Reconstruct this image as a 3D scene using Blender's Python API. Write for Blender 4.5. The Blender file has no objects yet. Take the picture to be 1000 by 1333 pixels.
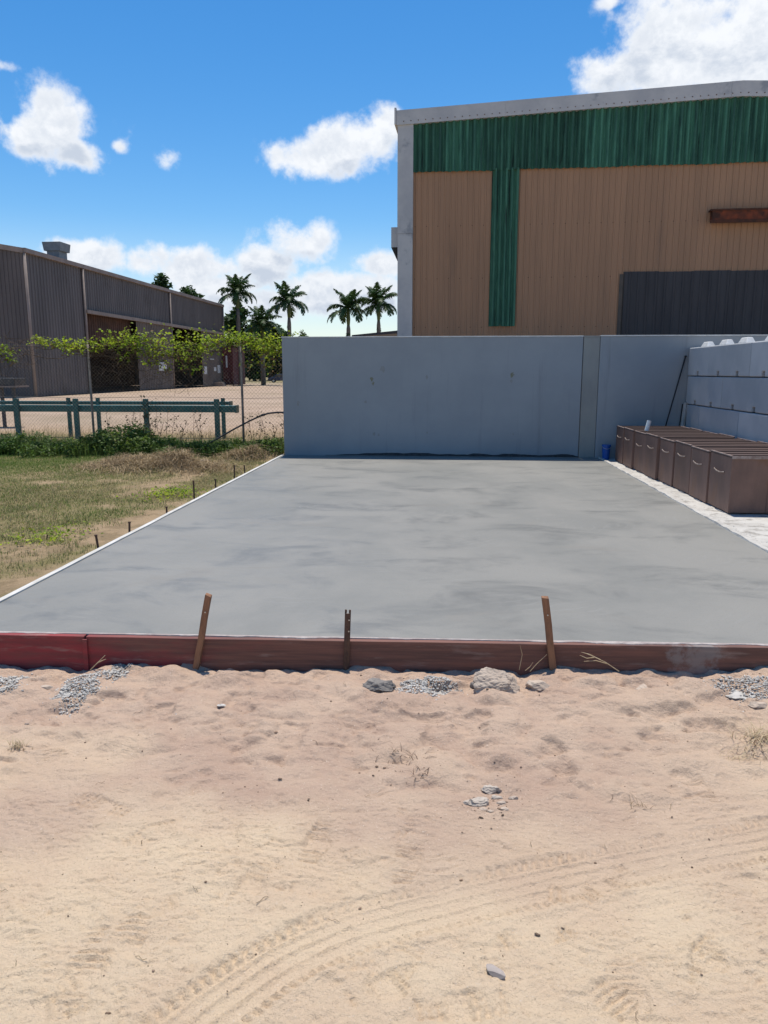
import bpy, bmesh, math, random
import numpy as np
from mathutils import Vector, Matrix, Euler

random.seed(7)
RNG = np.random.default_rng(7)
scene = bpy.context.scene
COL = scene.collection
R_ = math.radians

# ------------------------------------------------------------------ camera
# plan measured from the photograph: slab top is z = 0, slab sides run along +Y, eye 1.6 m above the slab
FPX = 985.0                                   # focal length in pixels of the 1000 x 1333 photograph
PITCH = math.atan(182.5 / FPX)
YAW = math.atan(78 * math.cos(PITCH) / FPX)
EYE = np.array([0.0, 0.0, 1.6])
cam_d = bpy.data.cameras.new("camera")
cam_d.sensor_fit = 'VERTICAL'
cam_d.sensor_height = 24.0
cam_d.lens = 24.0 * FPX / 1333.0
cam_d.clip_start = 0.05
cam_d.clip_end = 4000
cam = bpy.data.objects.new("camera", cam_d)
COL.objects.link(cam)
cam.location = EYE
cam.rotation_euler = (math.pi / 2 - PITCH, 0, YAW)
scene.camera = cam

# survey helpers: where a sight line of the photograph meets a known plane of the place
_F = np.array([-math.sin(YAW) * math.cos(PITCH), math.cos(YAW) * math.cos(PITCH), -math.sin(PITCH)])
_R = np.array([math.cos(YAW), math.sin(YAW), 0])
_U = np.cross(_R, _F)
def sight(x, y): return _F + _R * (x - 500) / FPX + _U * (666.5 - y) / FPX
def on_z(x, y, z=0.0):
    d = sight(x, y); return EYE + d * ((z - EYE[2]) / d[2])
def on_y(x, y, yy):
    d = sight(x, y); return EYE + d * (yy / d[1])
def on_x(x, y, xx):
    d = sight(x, y); return EYE + d * (xx / d[0])
def on_plane(x, y, p0, dirv):
    """vertical plane through p0 along plan direction dirv -> (distance along, height)"""
    d = sight(x, y); n = np.array([dirv[1], -dirv[0], 0])
    t = (np.array(p0) - EYE) @ n / (d @ n); p = EYE + d * t
    return (p - np.array(p0)) @ np.array([dirv[0], dirv[1], 0]), p[2]

# ------------------------------------------------------------------ sun, sky, exposure
SUN_EL, SUN_AZ = 75.5, -3.0                  # azimuth from +Y, negative = to the left
S = Vector((math.sin(R_(SUN_AZ)) * math.cos(R_(SUN_EL)), math.cos(R_(SUN_AZ)) * math.cos(R_(SUN_EL)), math.sin(R_(SUN_EL))))
sd = bpy.data.lights.new("sun", 'SUN'); sd.energy = 4.7; sd.angle = R_(0.53); sd.color = (1.0, 0.94, 0.845)
so = bpy.data.objects.new("sun", sd); COL.objects.link(so); so.rotation_euler = S.to_track_quat('Z', 'Y').to_euler(); so.location = (0, 0, 60)

world = bpy.data.worlds.new("World"); scene.world = world; world.use_nodes = True
def build_world():
    nt = world.node_tree; N = nt.nodes; L = nt.links
    for n in list(N): N.remove(n)
    out = N.new('ShaderNodeOutputWorld'); bg = N.new('ShaderNodeBackground')
    L.new(bg.outputs[0], out.inputs[0])
    sky = N.new('ShaderNodeTexSky'); sky.sky_type = 'NISHITA'; sky.sun_disc = False
    sky.sun_elevation = R_(SUN_EL); sky.sun_rotation = R_(SUN_AZ)
    sky.altitude = 0; sky.air_density = 1.0; sky.dust_density = 0.35; sky.ozone_density = 2.5
    def val(x):
        return x
    def math_(op, a, b=None, c=None, clamp=False):
        n = N.new('ShaderNodeMath'); n.operation = op; n.use_clamp = clamp
        for i, v in enumerate((a, b, c)):
            if v is None: continue
            if isinstance(v, (int, float)): n.inputs[i].default_value = v
            else: L.new(v, n.inputs[i])
        return n.outputs[0]
    tc = N.new('ShaderNodeTexCoord'); sep = N.new('ShaderNodeSeparateXYZ')
    L.new(tc.outputs['Generated'], sep.inputs[0])
    az = math_('ARCTAN2', sep.outputs[0], sep.outputs[1])
    el = math_('ARCSINE', sep.outputs[2])
    # noise fields on the sphere of directions
    def noise(scale, detail, rough, w=0.0, loc=(0, 0, 0), squash=1.0, dist=0.0):
        mp = N.new('ShaderNodeMapping'); mp.inputs['Scale'].default_value = (1, 1, squash); mp.inputs['Location'].default_value = loc
        L.new(tc.outputs['Generated'], mp.inputs[0])
        n = N.new('ShaderNodeTexNoise'); n.inputs['Scale'].default_value = scale; n.inputs['Detail'].default_value = detail
        n.inputs['Roughness'].default_value = rough; n.inputs['Distortion'].default_value = dist
        L.new(mp.outputs[0], n.inputs['Vector']); return n.outputs[0]
    n1 = noise(15, 11, 0.60)
    n1s = noise(15, 11, 0.60, loc=(0, 0, .010))
    n2 = noise(6.5, 9, 0.60, loc=(3.1, 1.7, .4), squash=1.7)
    n2s = noise(6.5, 9, 0.60, loc=(3.1, 1.7, .445), squash=1.7)
    n3 = noise(42, 7, 0.60, loc=(1.1, .7, .3))
    # cumulus seen in the photograph: direction, half widths in degrees, weakness
    blobs = []
    def blob(px, py, a, b, weak=0.0):
        d = sight(px, py); d = d / np.linalg.norm(d)
        blobs.append((math.atan2(d[0], d[1]), math.asin(d[2]), R_(a), R_(b), weak))
    for q in ((62, 168, 2.7, 2.2), (97, 200, 1.9, 1.2), (38, 180, 2.4, 1.3), (60, 140, 1.4, 1.5), (156, 191, .7, .5, .40), (218, 205, 1.1, .9, .75),
              (398, 205, 3.0, 1.4), (440, 195, 2.6, 1.8), (475, 178, 2.3, 1.7), (505, 158, 1.8, 1.4), (372, 205, 1.6, 1.0),
              (800, 92, 2.8, 2.0), (850, 72, 3.6, 2.9), (910, 50, 4.4, 3.6), (985, 55, 5.4, 4.6), (1090, 40, 8, 6), (795, 4, 1.0, .45, .7), (5, 86, .9, .35, .9),
              (385, 318, 2.9, 1.6), (350, 342, 3.0, 1.6), (255, 350, 4.0, 1.5), (195, 340, 2.2, 1.3), (280, 372, 3.6, 1.3), (115, 335, 3.6, 1.3), (500, 345, 2.4, 1.1), (478, 372, 3.0, 1.3),
              (415, 378, 3.6, 1.6), (345, 396, 3.6, 1.2), (505, 396, 2.6, .8), (40, 355, 4.0, 1.6), (600, 370, 6, 2.2)): blob(*q)
    # the same kind of sky goes on all round
    rr = random.Random(5)
    for k in range(8):
        blobs.append((R_(50 + k * 32 - 180 * 0 - (360 if 50 + k * 32 > 180 else 0)), R_(rr.uniform(10, 34)), R_(rr.uniform(3, 7)), R_(rr.uniform(2, 3.6)), 0.0))
    def vm(op, a, b=None, c=None):
        n = N.new('ShaderNodeVectorMath'); n.operation = op
        for i, v in enumerate((a, b, c)):
            if v is None: continue
            if isinstance(v, tuple): n.inputs[i].default_value = v
            else: L.new(v, n.inputs[i])
        return n
    def field(el_s, sub):
        cb = N.new('ShaderNodeCombineXYZ'); L.new(az, cb.inputs[0]); L.new(el_s, cb.inputs[1]); f = None
        for (a0, e0, ra, rb, weak) in sub:
            k = math.cos(e0) / ra
            d = vm('MULTIPLY_ADD', cb.outputs[0], (k, 1 / rb, 0), (-a0 * k, -e0 / rb, math.sqrt(weak)))
            g = vm('DOT_PRODUCT', d.outputs[0], d.outputs[0]).outputs['Value']
            f = g if f is None else math_('MINIMUM', f, g)
        return math_('EXPONENT', math_('MULTIPLY', f, -0.75))
    base = field(el, blobs)
    n1c = math_('MULTIPLY', math_('SUBTRACT', n1, 0.5), 1.75)
    n3c = math_('MULTIPLY', math_('SUBTRACT', n3, 0.5), 0.62)
    dens = math_('ADD', math_('ADD', base, n1c), n3c)
    band = math_('SUBTRACT', 1.0, math_('SMOOTH_MIN', math_('DIVIDE', math_('ABSOLUTE', math_('SUBTRACT', el, R_(3.5))), R_(6.5)), 1.0, 0.2))
    low = math_('ADD', math_('ADD', math_('MULTIPLY', band, 0.55), math_('MULTIPLY', math_('SUBTRACT', n2, 0.5), 1.5)), n3c)
    def ss(x, lo, hi, a=0., b=1.):
        n = N.new('ShaderNodeMapRange'); n.interpolation_type = 'SMOOTHSTEP'
        L.new(x, n.inputs[0]); n.inputs[1].default_value = lo; n.inputs[2].default_value = hi; n.inputs[3].default_value = a; n.inputs[4].default_value = b; return n.outputs[0]
    a1 = math_('MULTIPLY', ss(dens, 0.40, 0.86), ss(base, 0.10, 0.62, 0.5, 1.0))
    a2 = math_('MULTIPLY', ss(low, 0.55, 0.95), 0.40)
    alpha = math_('MAXIMUM', a1, a2)
    # thick lower parts of a cloud are greyer
    big = [q for q in blobs[:31] if q[3] > R_(1.25)]
    base_up = field(math_('ADD', el, R_(1.1)), big); base_b = field(el, big)
    under = ss(math_('ADD', math_('SUBTRACT', base_up, base_b), math_('MULTIPLY', math_('SUBTRACT', n2, n2s), 3.0)), -0.10, 0.50)
    thick = ss(math_('MAXIMUM', dens, low), 0.55, 1.05)
    fold = ss(math_('SUBTRACT', n1, n1s), -0.09, 0.09, 0.55, 0.0)
    haze_low = ss(el, R_(11.0), R_(3.0), 0.0, 0.25)
    grey = math_('MINIMUM', math_('ADD', math_('MULTIPLY', math_('MAXIMUM', under, fold), thick), haze_low), 1.0)
    cm = N.new('ShaderNodeMix'); cm.data_type = 'RGBA'
    cm.inputs[6].default_value = (6.6, 6.8, 7.1, 1); cm.inputs[7].default_value = (4.1, 4.6, 5.4, 1)
    L.new(grey, cm.inputs[0])
    hs = N.new('ShaderNodeHueSaturation'); hs.inputs['Saturation'].default_value = 1.40; hs.inputs['Value'].default_value = 1.0
    L.new(sky.outputs[0], hs.inputs['Color']); L.new(ss(el, R_(2.0), R_(11.0), 0.88, 1.40), hs.inputs['Saturation'])
    mx = N.new('ShaderNodeMix'); mx.data_type = 'RGBA'
    L.new(alpha, mx.inputs[0]); L.new(hs.outputs[0], mx.inputs[6]); L.new(cm.outputs[2], mx.inputs[7])
    L.new(mx.outputs[2], bg.inputs[0]); bg.inputs[1].default_value = 0.137
    world.cycles.sampling_method = 'MANUAL'; world.cycles.sample_map_resolution = 512
build_world()
vs = scene.view_settings
vs.view_transform = 'Standard'; vs.look = 'None'; vs.exposure = 0.07; vs.gamma = 1.0; vs.use_curve_mapping = False
scene.cycles.use_denoising = True
scene.cycles.max_bounces = 6

# ------------------------------------------------------------------ material helpers
def mat(name, c1, c2=None, scale=4.0, rough=0.85, bump=0.0, bscale=None, metal=0.0, spec=0.3, stretch=(1, 1, 1),
        c3=None, s3=1.0, t3=(.5, .62), island=0.0, rand=0.0, trans=0.0, detail=6, bdist=0.01, lo=.35, hi=.65, stretch3=(1, 1, 1)):
    m = bpy.data.materials.new(name); m.use_nodes = True
    nt = m.node_tree; N = nt.nodes; L = nt.links; p = N['Principled BSDF']
    p.inputs['Roughness'].default_value = rough; p.inputs['Metallic'].default_value = metal
    p.inputs['Specular IOR Level'].default_value = spec
    tc = N.new('ShaderNodeTexCoord')
    def nz(sc, st, det, off=0.0):
        mp = N.new('ShaderNodeMapping'); mp.inputs['Scale'].default_value = st; mp.inputs['Location'].default_value = (off, off * .7, off * .3)
        L.new(tc.outputs['Object'], mp.inputs[0])
        n = N.new('ShaderNodeTexNoise'); n.inputs['Scale'].default_value = sc; n.inputs['Detail'].default_value = det
        n.inputs['Roughness'].default_value = .62
        L.new(mp.outputs[0], n.inputs['Vector']); return n.outputs[0]
    def rng(x, a, b):
        n = N.new('ShaderNodeMapRange'); n.interpolation_type = 'SMOOTHSTEP'
        n.inputs[1].default_value = a; n.inputs[2].default_value = b; L.new(x, n.inputs[0]); return n.outputs[0]
    def mix(fac, a, b):
        n = N.new('ShaderNodeMix'); n.data_type = 'RGBA'
        L.new(fac, n.inputs[0])
        for i, v in ((6, a), (7, b)):
            if isinstance(v, tuple): n.inputs[i].default_value = (*v, 1)
            else: L.new(v, n.inputs[i])
        return n.outputs[2]
    c2 = c2 or c1
    col = mix(rng(nz(scale, stretch, detail), lo, hi), tuple(c1), tuple(c2))
    if c3: col = mix(rng(nz(s3, stretch3, 5, 7.3), *t3), col, tuple(c3))
    if island or rand:
        if island: g = N.new('ShaderNodeNewGeometry'); src = g.outputs['Random Per Island']; amp = island
        else: g = N.new('ShaderNodeObjectInfo'); src = g.outputs['Random']; amp = rand
        h = N.new('ShaderNodeHueSaturation'); mr = N.new('ShaderNodeMapRange')
        mr.inputs[3].default_value = 1 - amp; mr.inputs[4].default_value = 1 + amp
        L.new(src, mr.inputs[0]); L.new(mr.outputs[0], h.inputs['Value']); L.new(col, h.inputs['Color']); col = h.outputs[0]
    L.new(col, p.inputs['Base Color'])
    if bump:
        b = N.new('ShaderNodeBump'); b.inputs['Strength'].default_value = bump; b.inputs['Distance'].default_value = bdist
        L.new(nz(bscale or scale * 4, (1, 1, 1), 5, 2.2), b.inputs['Height']); L.new(b.outputs[0], p.inputs['Normal'])
    if trans:
        t = N.new('ShaderNodeBsdfTranslucent'); ms = N.new('ShaderNodeMixShader'); ms.inputs[0].default_value = trans
        L.new(col, t.inputs[0]); L.new(p.outputs[0], ms.inputs[1]); L.new(t.outputs[0], ms.inputs[2])
        L.new(ms.outputs[0], N['Material Output'].inputs[0])
    return m

# ------------------------------------------------------------------ mesh helpers
class MB:
    def __init__(self): self.v = []; self.f = []
    def add(self, vs, fs):
        o = len(self.v); self.v += [tuple(map(float, q)) for q in vs]; self.f += [tuple(i + o for i in f) for f in fs]; return self
    def box(self, a, b, M=None):
        x0, y0, z0 = a; x1, y1, z1 = b
        vs = [(x0, y0, z0), (x1, y0, z0), (x1, y1, z0), (x0, y1, z0), (x0, y0, z1), (x1, y0, z1), (x1, y1, z1), (x0, y1, z1)]
        if M is not None: vs = [tuple(M @ Vector(q)) for q in vs]
        return self.add(vs, [(3, 2, 1, 0), (4, 5, 6, 7), (0, 1, 5, 4), (1, 2, 6, 5), (2, 3, 7, 6), (3, 0, 4, 7)])
    def prism(self, poly, axis, a, b):
        """polygon (2-D) extruded along axis 'x','y','z' from a to b"""
        def mk(p, t):
            return {'x': (t, p[0], p[1]), 'y': (p[0], t, p[1]), 'z': (p[0], p[1], t)}[axis]
        n = len(poly); vs = [mk(p, a) for p in poly] + [mk(p, b) for p in poly]
        fs = [tuple(range(n)), tuple(range(2 * n - 1, n - 1, -1))] + [(i, i + n, (i + 1) % n + n, (i + 1) % n) for i in range(n)]
        return self.add(vs, fs)
    def tube(self, pts, rad, n=8, cap=True):
        pts = [Vector(p) for p in pts]; rads = rad if isinstance(rad, (list, tuple)) else [rad] * len(pts)
        rings = []; prev = None
        for i, p in enumerate(pts):
            t = (pts[min(i + 1, len(pts) - 1)] - pts[max(i - 1, 0)]).normalized()
            ref = Vector((0, 0, 1)) if abs(t.z) < .95 else Vector((1, 0, 0))
            u = t.cross(ref).normalized() if prev is None else (prev - t * prev.dot(t)).normalized()
            prev = u; w = t.cross(u)
            rings.append([p + (u * math.cos(2 * math.pi * k / n) + w * math.sin(2 * math.pi * k / n)) * rads[i] for k in range(n)])
        vs = [q for r in rings for q in r]; fs = []
        for i in range(len(pts) - 1):
            for k in range(n):
                fs.append((i * n + k, i * n + (k + 1) % n, (i + 1) * n + (k + 1) % n, (i + 1) * n + k))
        if cap: fs += [tuple(range(n - 1, -1, -1)), tuple(range((len(pts) - 1) * n, len(pts) * n))]
        return self.add(vs, fs)
    def mesh(self, name, m=None, smooth=False, fix=True):
        me = bpy.data.meshes.new(name); me.from_pydata(self.v, [], self.f)
        if fix:
            bm = bmesh.new(); bm.from_mesh(me); bmesh.ops.recalc_face_normals(bm, faces=bm.faces); bm.to_mesh(me); bm.free()
        if m: me.materials.append(m)
        if smooth: me.polygons.foreach_set('use_smooth', [True] * len(me.polygons))
        me.update(); return me
    def build(self, name, m, parent=None, smooth=False, bevel=0.0, fix=True, loc=None, rot=None):
        o = link(name, self.mesh(name, m, smooth, fix), parent)
        if loc is not None: o.location = loc
        if rot is not None: o.rotation_euler = rot
        if bevel: bv(o, bevel)
        return o
def bv(o, w, seg=2):
    b = o.modifiers.new('bevel', 'BEVEL'); b.width = w; b.segments = seg; b.limit_method = 'ANGLE'; b.angle_limit = R_(35)
def link(name, data, parent=None):
    o = bpy.data.objects.new(name, data); COL.objects.link(o)
    if parent: o.parent = parent
    return o
def np_mesh(name, V, Fq, m, smooth=False):
    """fast mesh from numpy arrays; Fq (n,3) or (n,4)"""
    me = bpy.data.meshes.new(name); V = np.asarray(V, np.float32); Fq = np.asarray(Fq, np.int32); k = Fq.shape[1]
    me.vertices.add(len(V)); me.vertices.foreach_set('co', V.ravel())
    me.loops.add(Fq.size); me.loops.foreach_set('vertex_index', Fq.ravel())
    me.polygons.add(len(Fq)); me.polygons.foreach_set('loop_start', np.arange(0, Fq.size, k, dtype=np.int32))
    if smooth: me.polygons.foreach_set('use_smooth', np.ones(len(Fq), bool))
    me.materials.append(m); me.update(calc_edges=True); me.validate(); return me
def tag(o, label=None, cat=None, group=None, kind=None):
    if label: o['label'] = label
    if cat: o['category'] = cat
    if group: o['group'] = group
    if kind: o['kind'] = kind
    return o
def thing(name, label, cat, loc=(0, 0, 0), rz=0.0, group=None):
    o = bpy.data.objects.new(name, None); COL.objects.link(o); o.location = loc; o.rotation_euler = (0, 0, rz)
    o.empty_display_size = .1
    return tag(o, label, cat, group)

def _hash(ix, iy, seed):
    h = (ix.astype(np.int64) * 374761393 + iy.astype(np.int64) * 668265263 + seed * 1442695041) & 0xffffffff
    h = ((h ^ (h >> 13)) * 1274126177) & 0xffffffff
    return ((h ^ (h >> 16)) & 0xffff) / 65535.0
def vnoise(x, y, seed=0):
    ix = np.floor(x); iy = np.floor(y); fx = x - ix; fy = y - iy
    u = fx * fx * fx * (fx * (fx * 6 - 15) + 10); v = fy * fy * fy * (fy * (fy * 6 - 15) + 10)
    a = _hash(ix, iy, seed); b = _hash(ix + 1, iy, seed); c = _hash(ix, iy + 1, seed); d = _hash(ix + 1, iy + 1, seed)
    return (a + (b - a) * u) * (1 - v) + (c + (d - c) * u) * v - 0.5
def fbm(x, y, seed=0, octs=4, gain=.5):
    s = 0; a = 1.0
    for i in range(octs):
        c, q = math.cos(i * 1.3), math.sin(i * 1.3)
        s = s + a * vnoise((x * c - y * q) * 2 ** i + 17 * i, (x * q + y * c) * 2 ** i + 31 * i, seed + i); a *= gain
    return s
def sst(a, b, x):
    t = np.clip((np.asarray(x, float) - a) / (b - a), 0, 1); return t * t * (3 - 2 * t)

# ------------------------------------------------------------------ ground
FRONT = lambda x: 4.365 + 0.030 * (x + 0.34)            # front edge of the slab, a touch out of square
SX0, SX1, SY1 = -3.09, 2.925, 14.55
TRK = [on_z(px, py, -.18)[:2] for px, py in ((1120, 1066), (1000, 1090), (860, 1115), (700, 1148), (560, 1181), (450, 1211), (370, 1247), (290, 1300), (225, 1350), (150, 1420))]
def smooth_line(P, n):
    P = np.array(P); d = np.r_[0, np.cumsum(np.linalg.norm(np.diff(P, axis=0), axis=1))]
    # Catmull-Rom
    t = np.linspace(0, d[-1], n); out = []
    for k in range(2):
        m = np.gradient(P[:, k], d); i = np.clip(np.searchsorted(d, t) - 1, 0, len(d) - 2); h = d[i + 1] - d[i]; s = (t - d[i]) / h
        out.append((2 * s**3 - 3 * s**2 + 1) * P[i, k] + (s**3 - 2 * s**2 + s) * h * m[i] + (-2 * s**3 + 3 * s**2) * P[i + 1, k] + (s**3 - s**2) * h * m[i + 1])
    return np.stack(out, 1), t
MOUNDS = [(-4.75, 12.5, .95, .55, .17), (-3.75, 14.3, .55, .35, .15), (-5.6, 12.9, .5, .35, .09), (-4.2, 12.9, .6, .35, .07)]
def base_height(x, y):
    x = np.asarray(x, float); y = np.asarray(y, float)
    w = sst(-2.95, -3.25, x) * sst(4.1, 5.0, y) * (1 - sst(15, 17, y))
    z = -0.185 + w * 0.125
    z = z + w * .03 * fbm(x * .9, y * .9, 3, 3)
    for (cx, cy, a, b, h) in MOUNDS:
        r = ((x - cx) / a) ** 2 + ((y - cy) / b) ** 2
        z = z + h * np.exp(-r * 1.6) * (1 + 1.1 * fbm(x * 5, y * 5, 9, 4))
    near = sst(5.2, 4.2, y) * sst(-4.5, -3.0, x)
    z = z + near * (.035 * sst(-2.4, .3, x) + .01 * sst(0, 2, x)) * sst(3.2, 4.3, y)
    return z
def sand_detail(x, y):
    fade = sst(6.5, 4.6, y) * sst(-7, -3.4, x) * sst(6.0, 2.6, x) * sst(-.5, 1.2, y)
    up = sst(2.55, 3.35, y + .25 * fbm(x * 1.3, y * 1.3, 77, 2))             # loose raked sand towards the form board
    h = .012 * fbm(x * 1.1, y * 1.1, 11, 3)
    hump = fbm(x * 3.4, y * 4.8, 21, 2, .45)
    h = h + up * (.066 * np.abs(hump) - .012 + .020 * fbm(x * 7, y * 9, 23, 3) + .010 * fbm(x * 19, y * 23, 25, 2))
    ridge = sst(4.0, 4.22, y - .03 * (x + .34))                                 # sand pushed up against the board in heaps
    h = h + ridge * (.055 * np.clip(fbm(x * 4.2, y * 3, 31, 2) + .18, 0, 1) - .012)
    # dimples from feet in loose sand
    h = h - up * .026 * sst(.10, .40, fbm(x * 5.4 + 5, y * 6.5, 41, 3))
    lowz = 1 - up
    h = h + lowz * (.006 * fbm(x * 9, y * 9, 51, 3) - .004 * np.abs(fbm(x * 24, y * 30, 53, 3)))
    # flaky crust: thin plates with a broken rim
    pl = fbm(x * 7, y * 11, 61, 4); crust = sst(.0, .02, pl) * sst(-.05, .3, fbm(x * 1.6, y * 1.6, 63, 2) + .05)
    h = h + lowz * .0065 * crust
    # broken crust ledges: low steps whose risers face the track
    for (k, a_, sd_, m0) in ((13., .0060, 65, .16), (24., .0056, 67, .08), (41., .0040, 69, .05)):
        ph = y * k + 2.2 * fbm(x * 3.1, y * 3.1, sd_, 5, .62) + .8 * fbm(x * .7, y * .7, sd_ + 3, 2) * k / 9
        msk = sst(m0, m0 + .16, fbm(x * 3.6 + k, y * 7.5, sd_ + 5, 3))
        h = h + (.15 + .85 * lowz) * a_ * msk * (1 - (ph - np.floor(ph)))
    # fine broken surface
    h = h + lowz * .0045 * fbm(x * 26, y * 34, 73, 3, .6) - lowz * .004 * sst(.22, .40, fbm(x * 15, y * 19, 75, 3))
    h = h + .0022 * fbm(x * 55, y * 55, 71, 2) * (0.6 + .6 * up)
    h = h * fade
    # tyre tracks
    def track(P, amp, width, seed, off=0.0):
        nonlocal h
        ln, s = smooth_line(P, 420)
        lo = ln.min(0) - .3; hi = ln.max(0) + .3
        sel = np.where((x > lo[0]) & (x < hi[0]) & (y > lo[1]) & (y < hi[1]))
        xs, ys = x[sel], y[sel]; best = np.full(xs.shape, 9.0); bi = np.zeros(xs.shape, int)
        for i0 in range(0, 420, 4):
            d2 = (xs - ln[i0, 0]) ** 2 + (ys - ln[i0, 1]) ** 2
            m = d2 < best; best[m] = d2[m]; bi[m] = i0
        tg = np.gradient(ln, axis=0); tg /= np.linalg.norm(tg, axis=1)[:, None]
        dx, dy = xs - ln[bi, 0], ys - ln[bi, 1]; dist = dx * -tg[bi, 1] + dy * tg[bi, 0]; arc = s[bi] + dx * tg[bi, 0] + dy * tg[bi, 1]
        W = width; a = np.abs(dist) + .006 * vnoise(arc * 9, arc * 0, seed)
        ins = sst(W, W * .86, a); irr = .45 + .9 * np.clip(.5 + 1.2 * fbm(xs * 3, ys * 3, seed, 2), 0, 1)
        g = np.zeros_like(xs)
        for c in (-.50, -.12, .30):
            g += np.exp(-((dist - c * W) / .0050) ** 2) * .0092
        lug = sst(.62 * W, .70 * W, a) * sst(W * 1.06, W * .97, a)
        ph = np.sin(2 * math.pi * (arc + .35 * a) / .036)
        g += lug * (sst(-.1, .6, ph) * .0115)
        rim = np.exp(-((a - W * 1.08) / .014) ** 2) * .007
        old = h[sel]
        h[sel] = old * (1 - .75 * ins * amp) + amp * irr * (ins * (-.009 + g) + rim)
    track(TRK, 1.0, .125, 81)
    track([on_z(px, py, -.18)[:2] for px, py in ((-60, 1020), (40, 1120), (90, 1210), (110, 1300), (120, 1420))], .45, .11, 83)
    track([on_z(px, py, -.18)[:2] for px, py in ((1150, 1180), (900, 1190), (700, 1262), (560, 1350), (480, 1450))], .30, .11, 85)
    # boot prints
    rp = random.Random(77)
    prints = [(508, 1268, 1.1, .30), (860, 1163, 1.9, .29), (700, 1215, .4, .28), (925, 1250, 1.0, .3), (180, 1185, .5, .28), (330, 1150, 1.2, .28), (120, 1260, .8, .3), (600, 1310, .2, .29), (415, 1095, 1.4, .28), (820, 1300, 1.6, .3)]
    prints += [(rp.uniform(20, 980), rp.uniform(1060, 1330), rp.uniform(0, 3.14), rp.uniform(.25, .31)) for _ in range(16)]
    prints += [(rp.uniform(20, 980), rp.uniform(930, 1050), rp.uniform(0, 3.14), rp.uniform(.25, .31)) for _ in range(8)]
    for (px, py, ang, L_) in prints:
        c = on_z(px, py, -.18); ca, sa = math.cos(ang), math.sin(ang)
        sel = np.where((np.abs(x - c[0]) < .24) & (np.abs(y - c[1]) < .24)); dx, dy = x[sel] - c[0], y[sel] - c[1]
        u = dx * ca + dy * sa; v = -dx * sa + dy * ca
        wv = .045 + .012 * np.sin(u / L_ * 5 + 1)
        ins = sst(L_ / 2, L_ / 2 - .02, np.abs(u)) * sst(wv + .006, wv - .006, np.abs(v))
        tread = (np.sin(u * 2 * math.pi / .028 + 20 * np.abs(v)) > .1) * .0065 * (np.abs(u) > .03)
        m = 1.5 * sst(-.15, .35, fbm(dx * 9 + px, dy * 9, 91, 2))
        h[sel] = h[sel] * (1 - .4 * ins * np.clip(m, 0, 1)) + m * ins * (-.007 + tread) + .4 * m * np.exp(-((np.maximum(np.abs(u) / L_ * 2 * .09, np.abs(v)) - .06) / .008) ** 2) * .006
    return h
def full_height(x, y):
    return base_height(x, y) + sand_detail(np.asarray(x, float), np.asarray(y, float))
def gz(x, y):
    a = np.array([[float(x)]]); b = np.array([[float(y)]])
    return float(full_height(a, b)[0, 0])
def axis(lo, hi, fine, mid, mid_lo, mid_hi, far):
    c = list(np.arange(lo, hi + 1e-6, fine))
    def go(start, sgn, mlim):
        out = []; st = fine; p = start
        while abs(p) < far:
            st = min(st * 1.13, mid) if (p * sgn < mlim * sgn) else st * 1.25
            p += sgn * st; out.append(p)
        return out
    return np.array(go(lo, -1, mid_lo)[::-1] + c + go(hi, 1, mid_hi))
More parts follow.
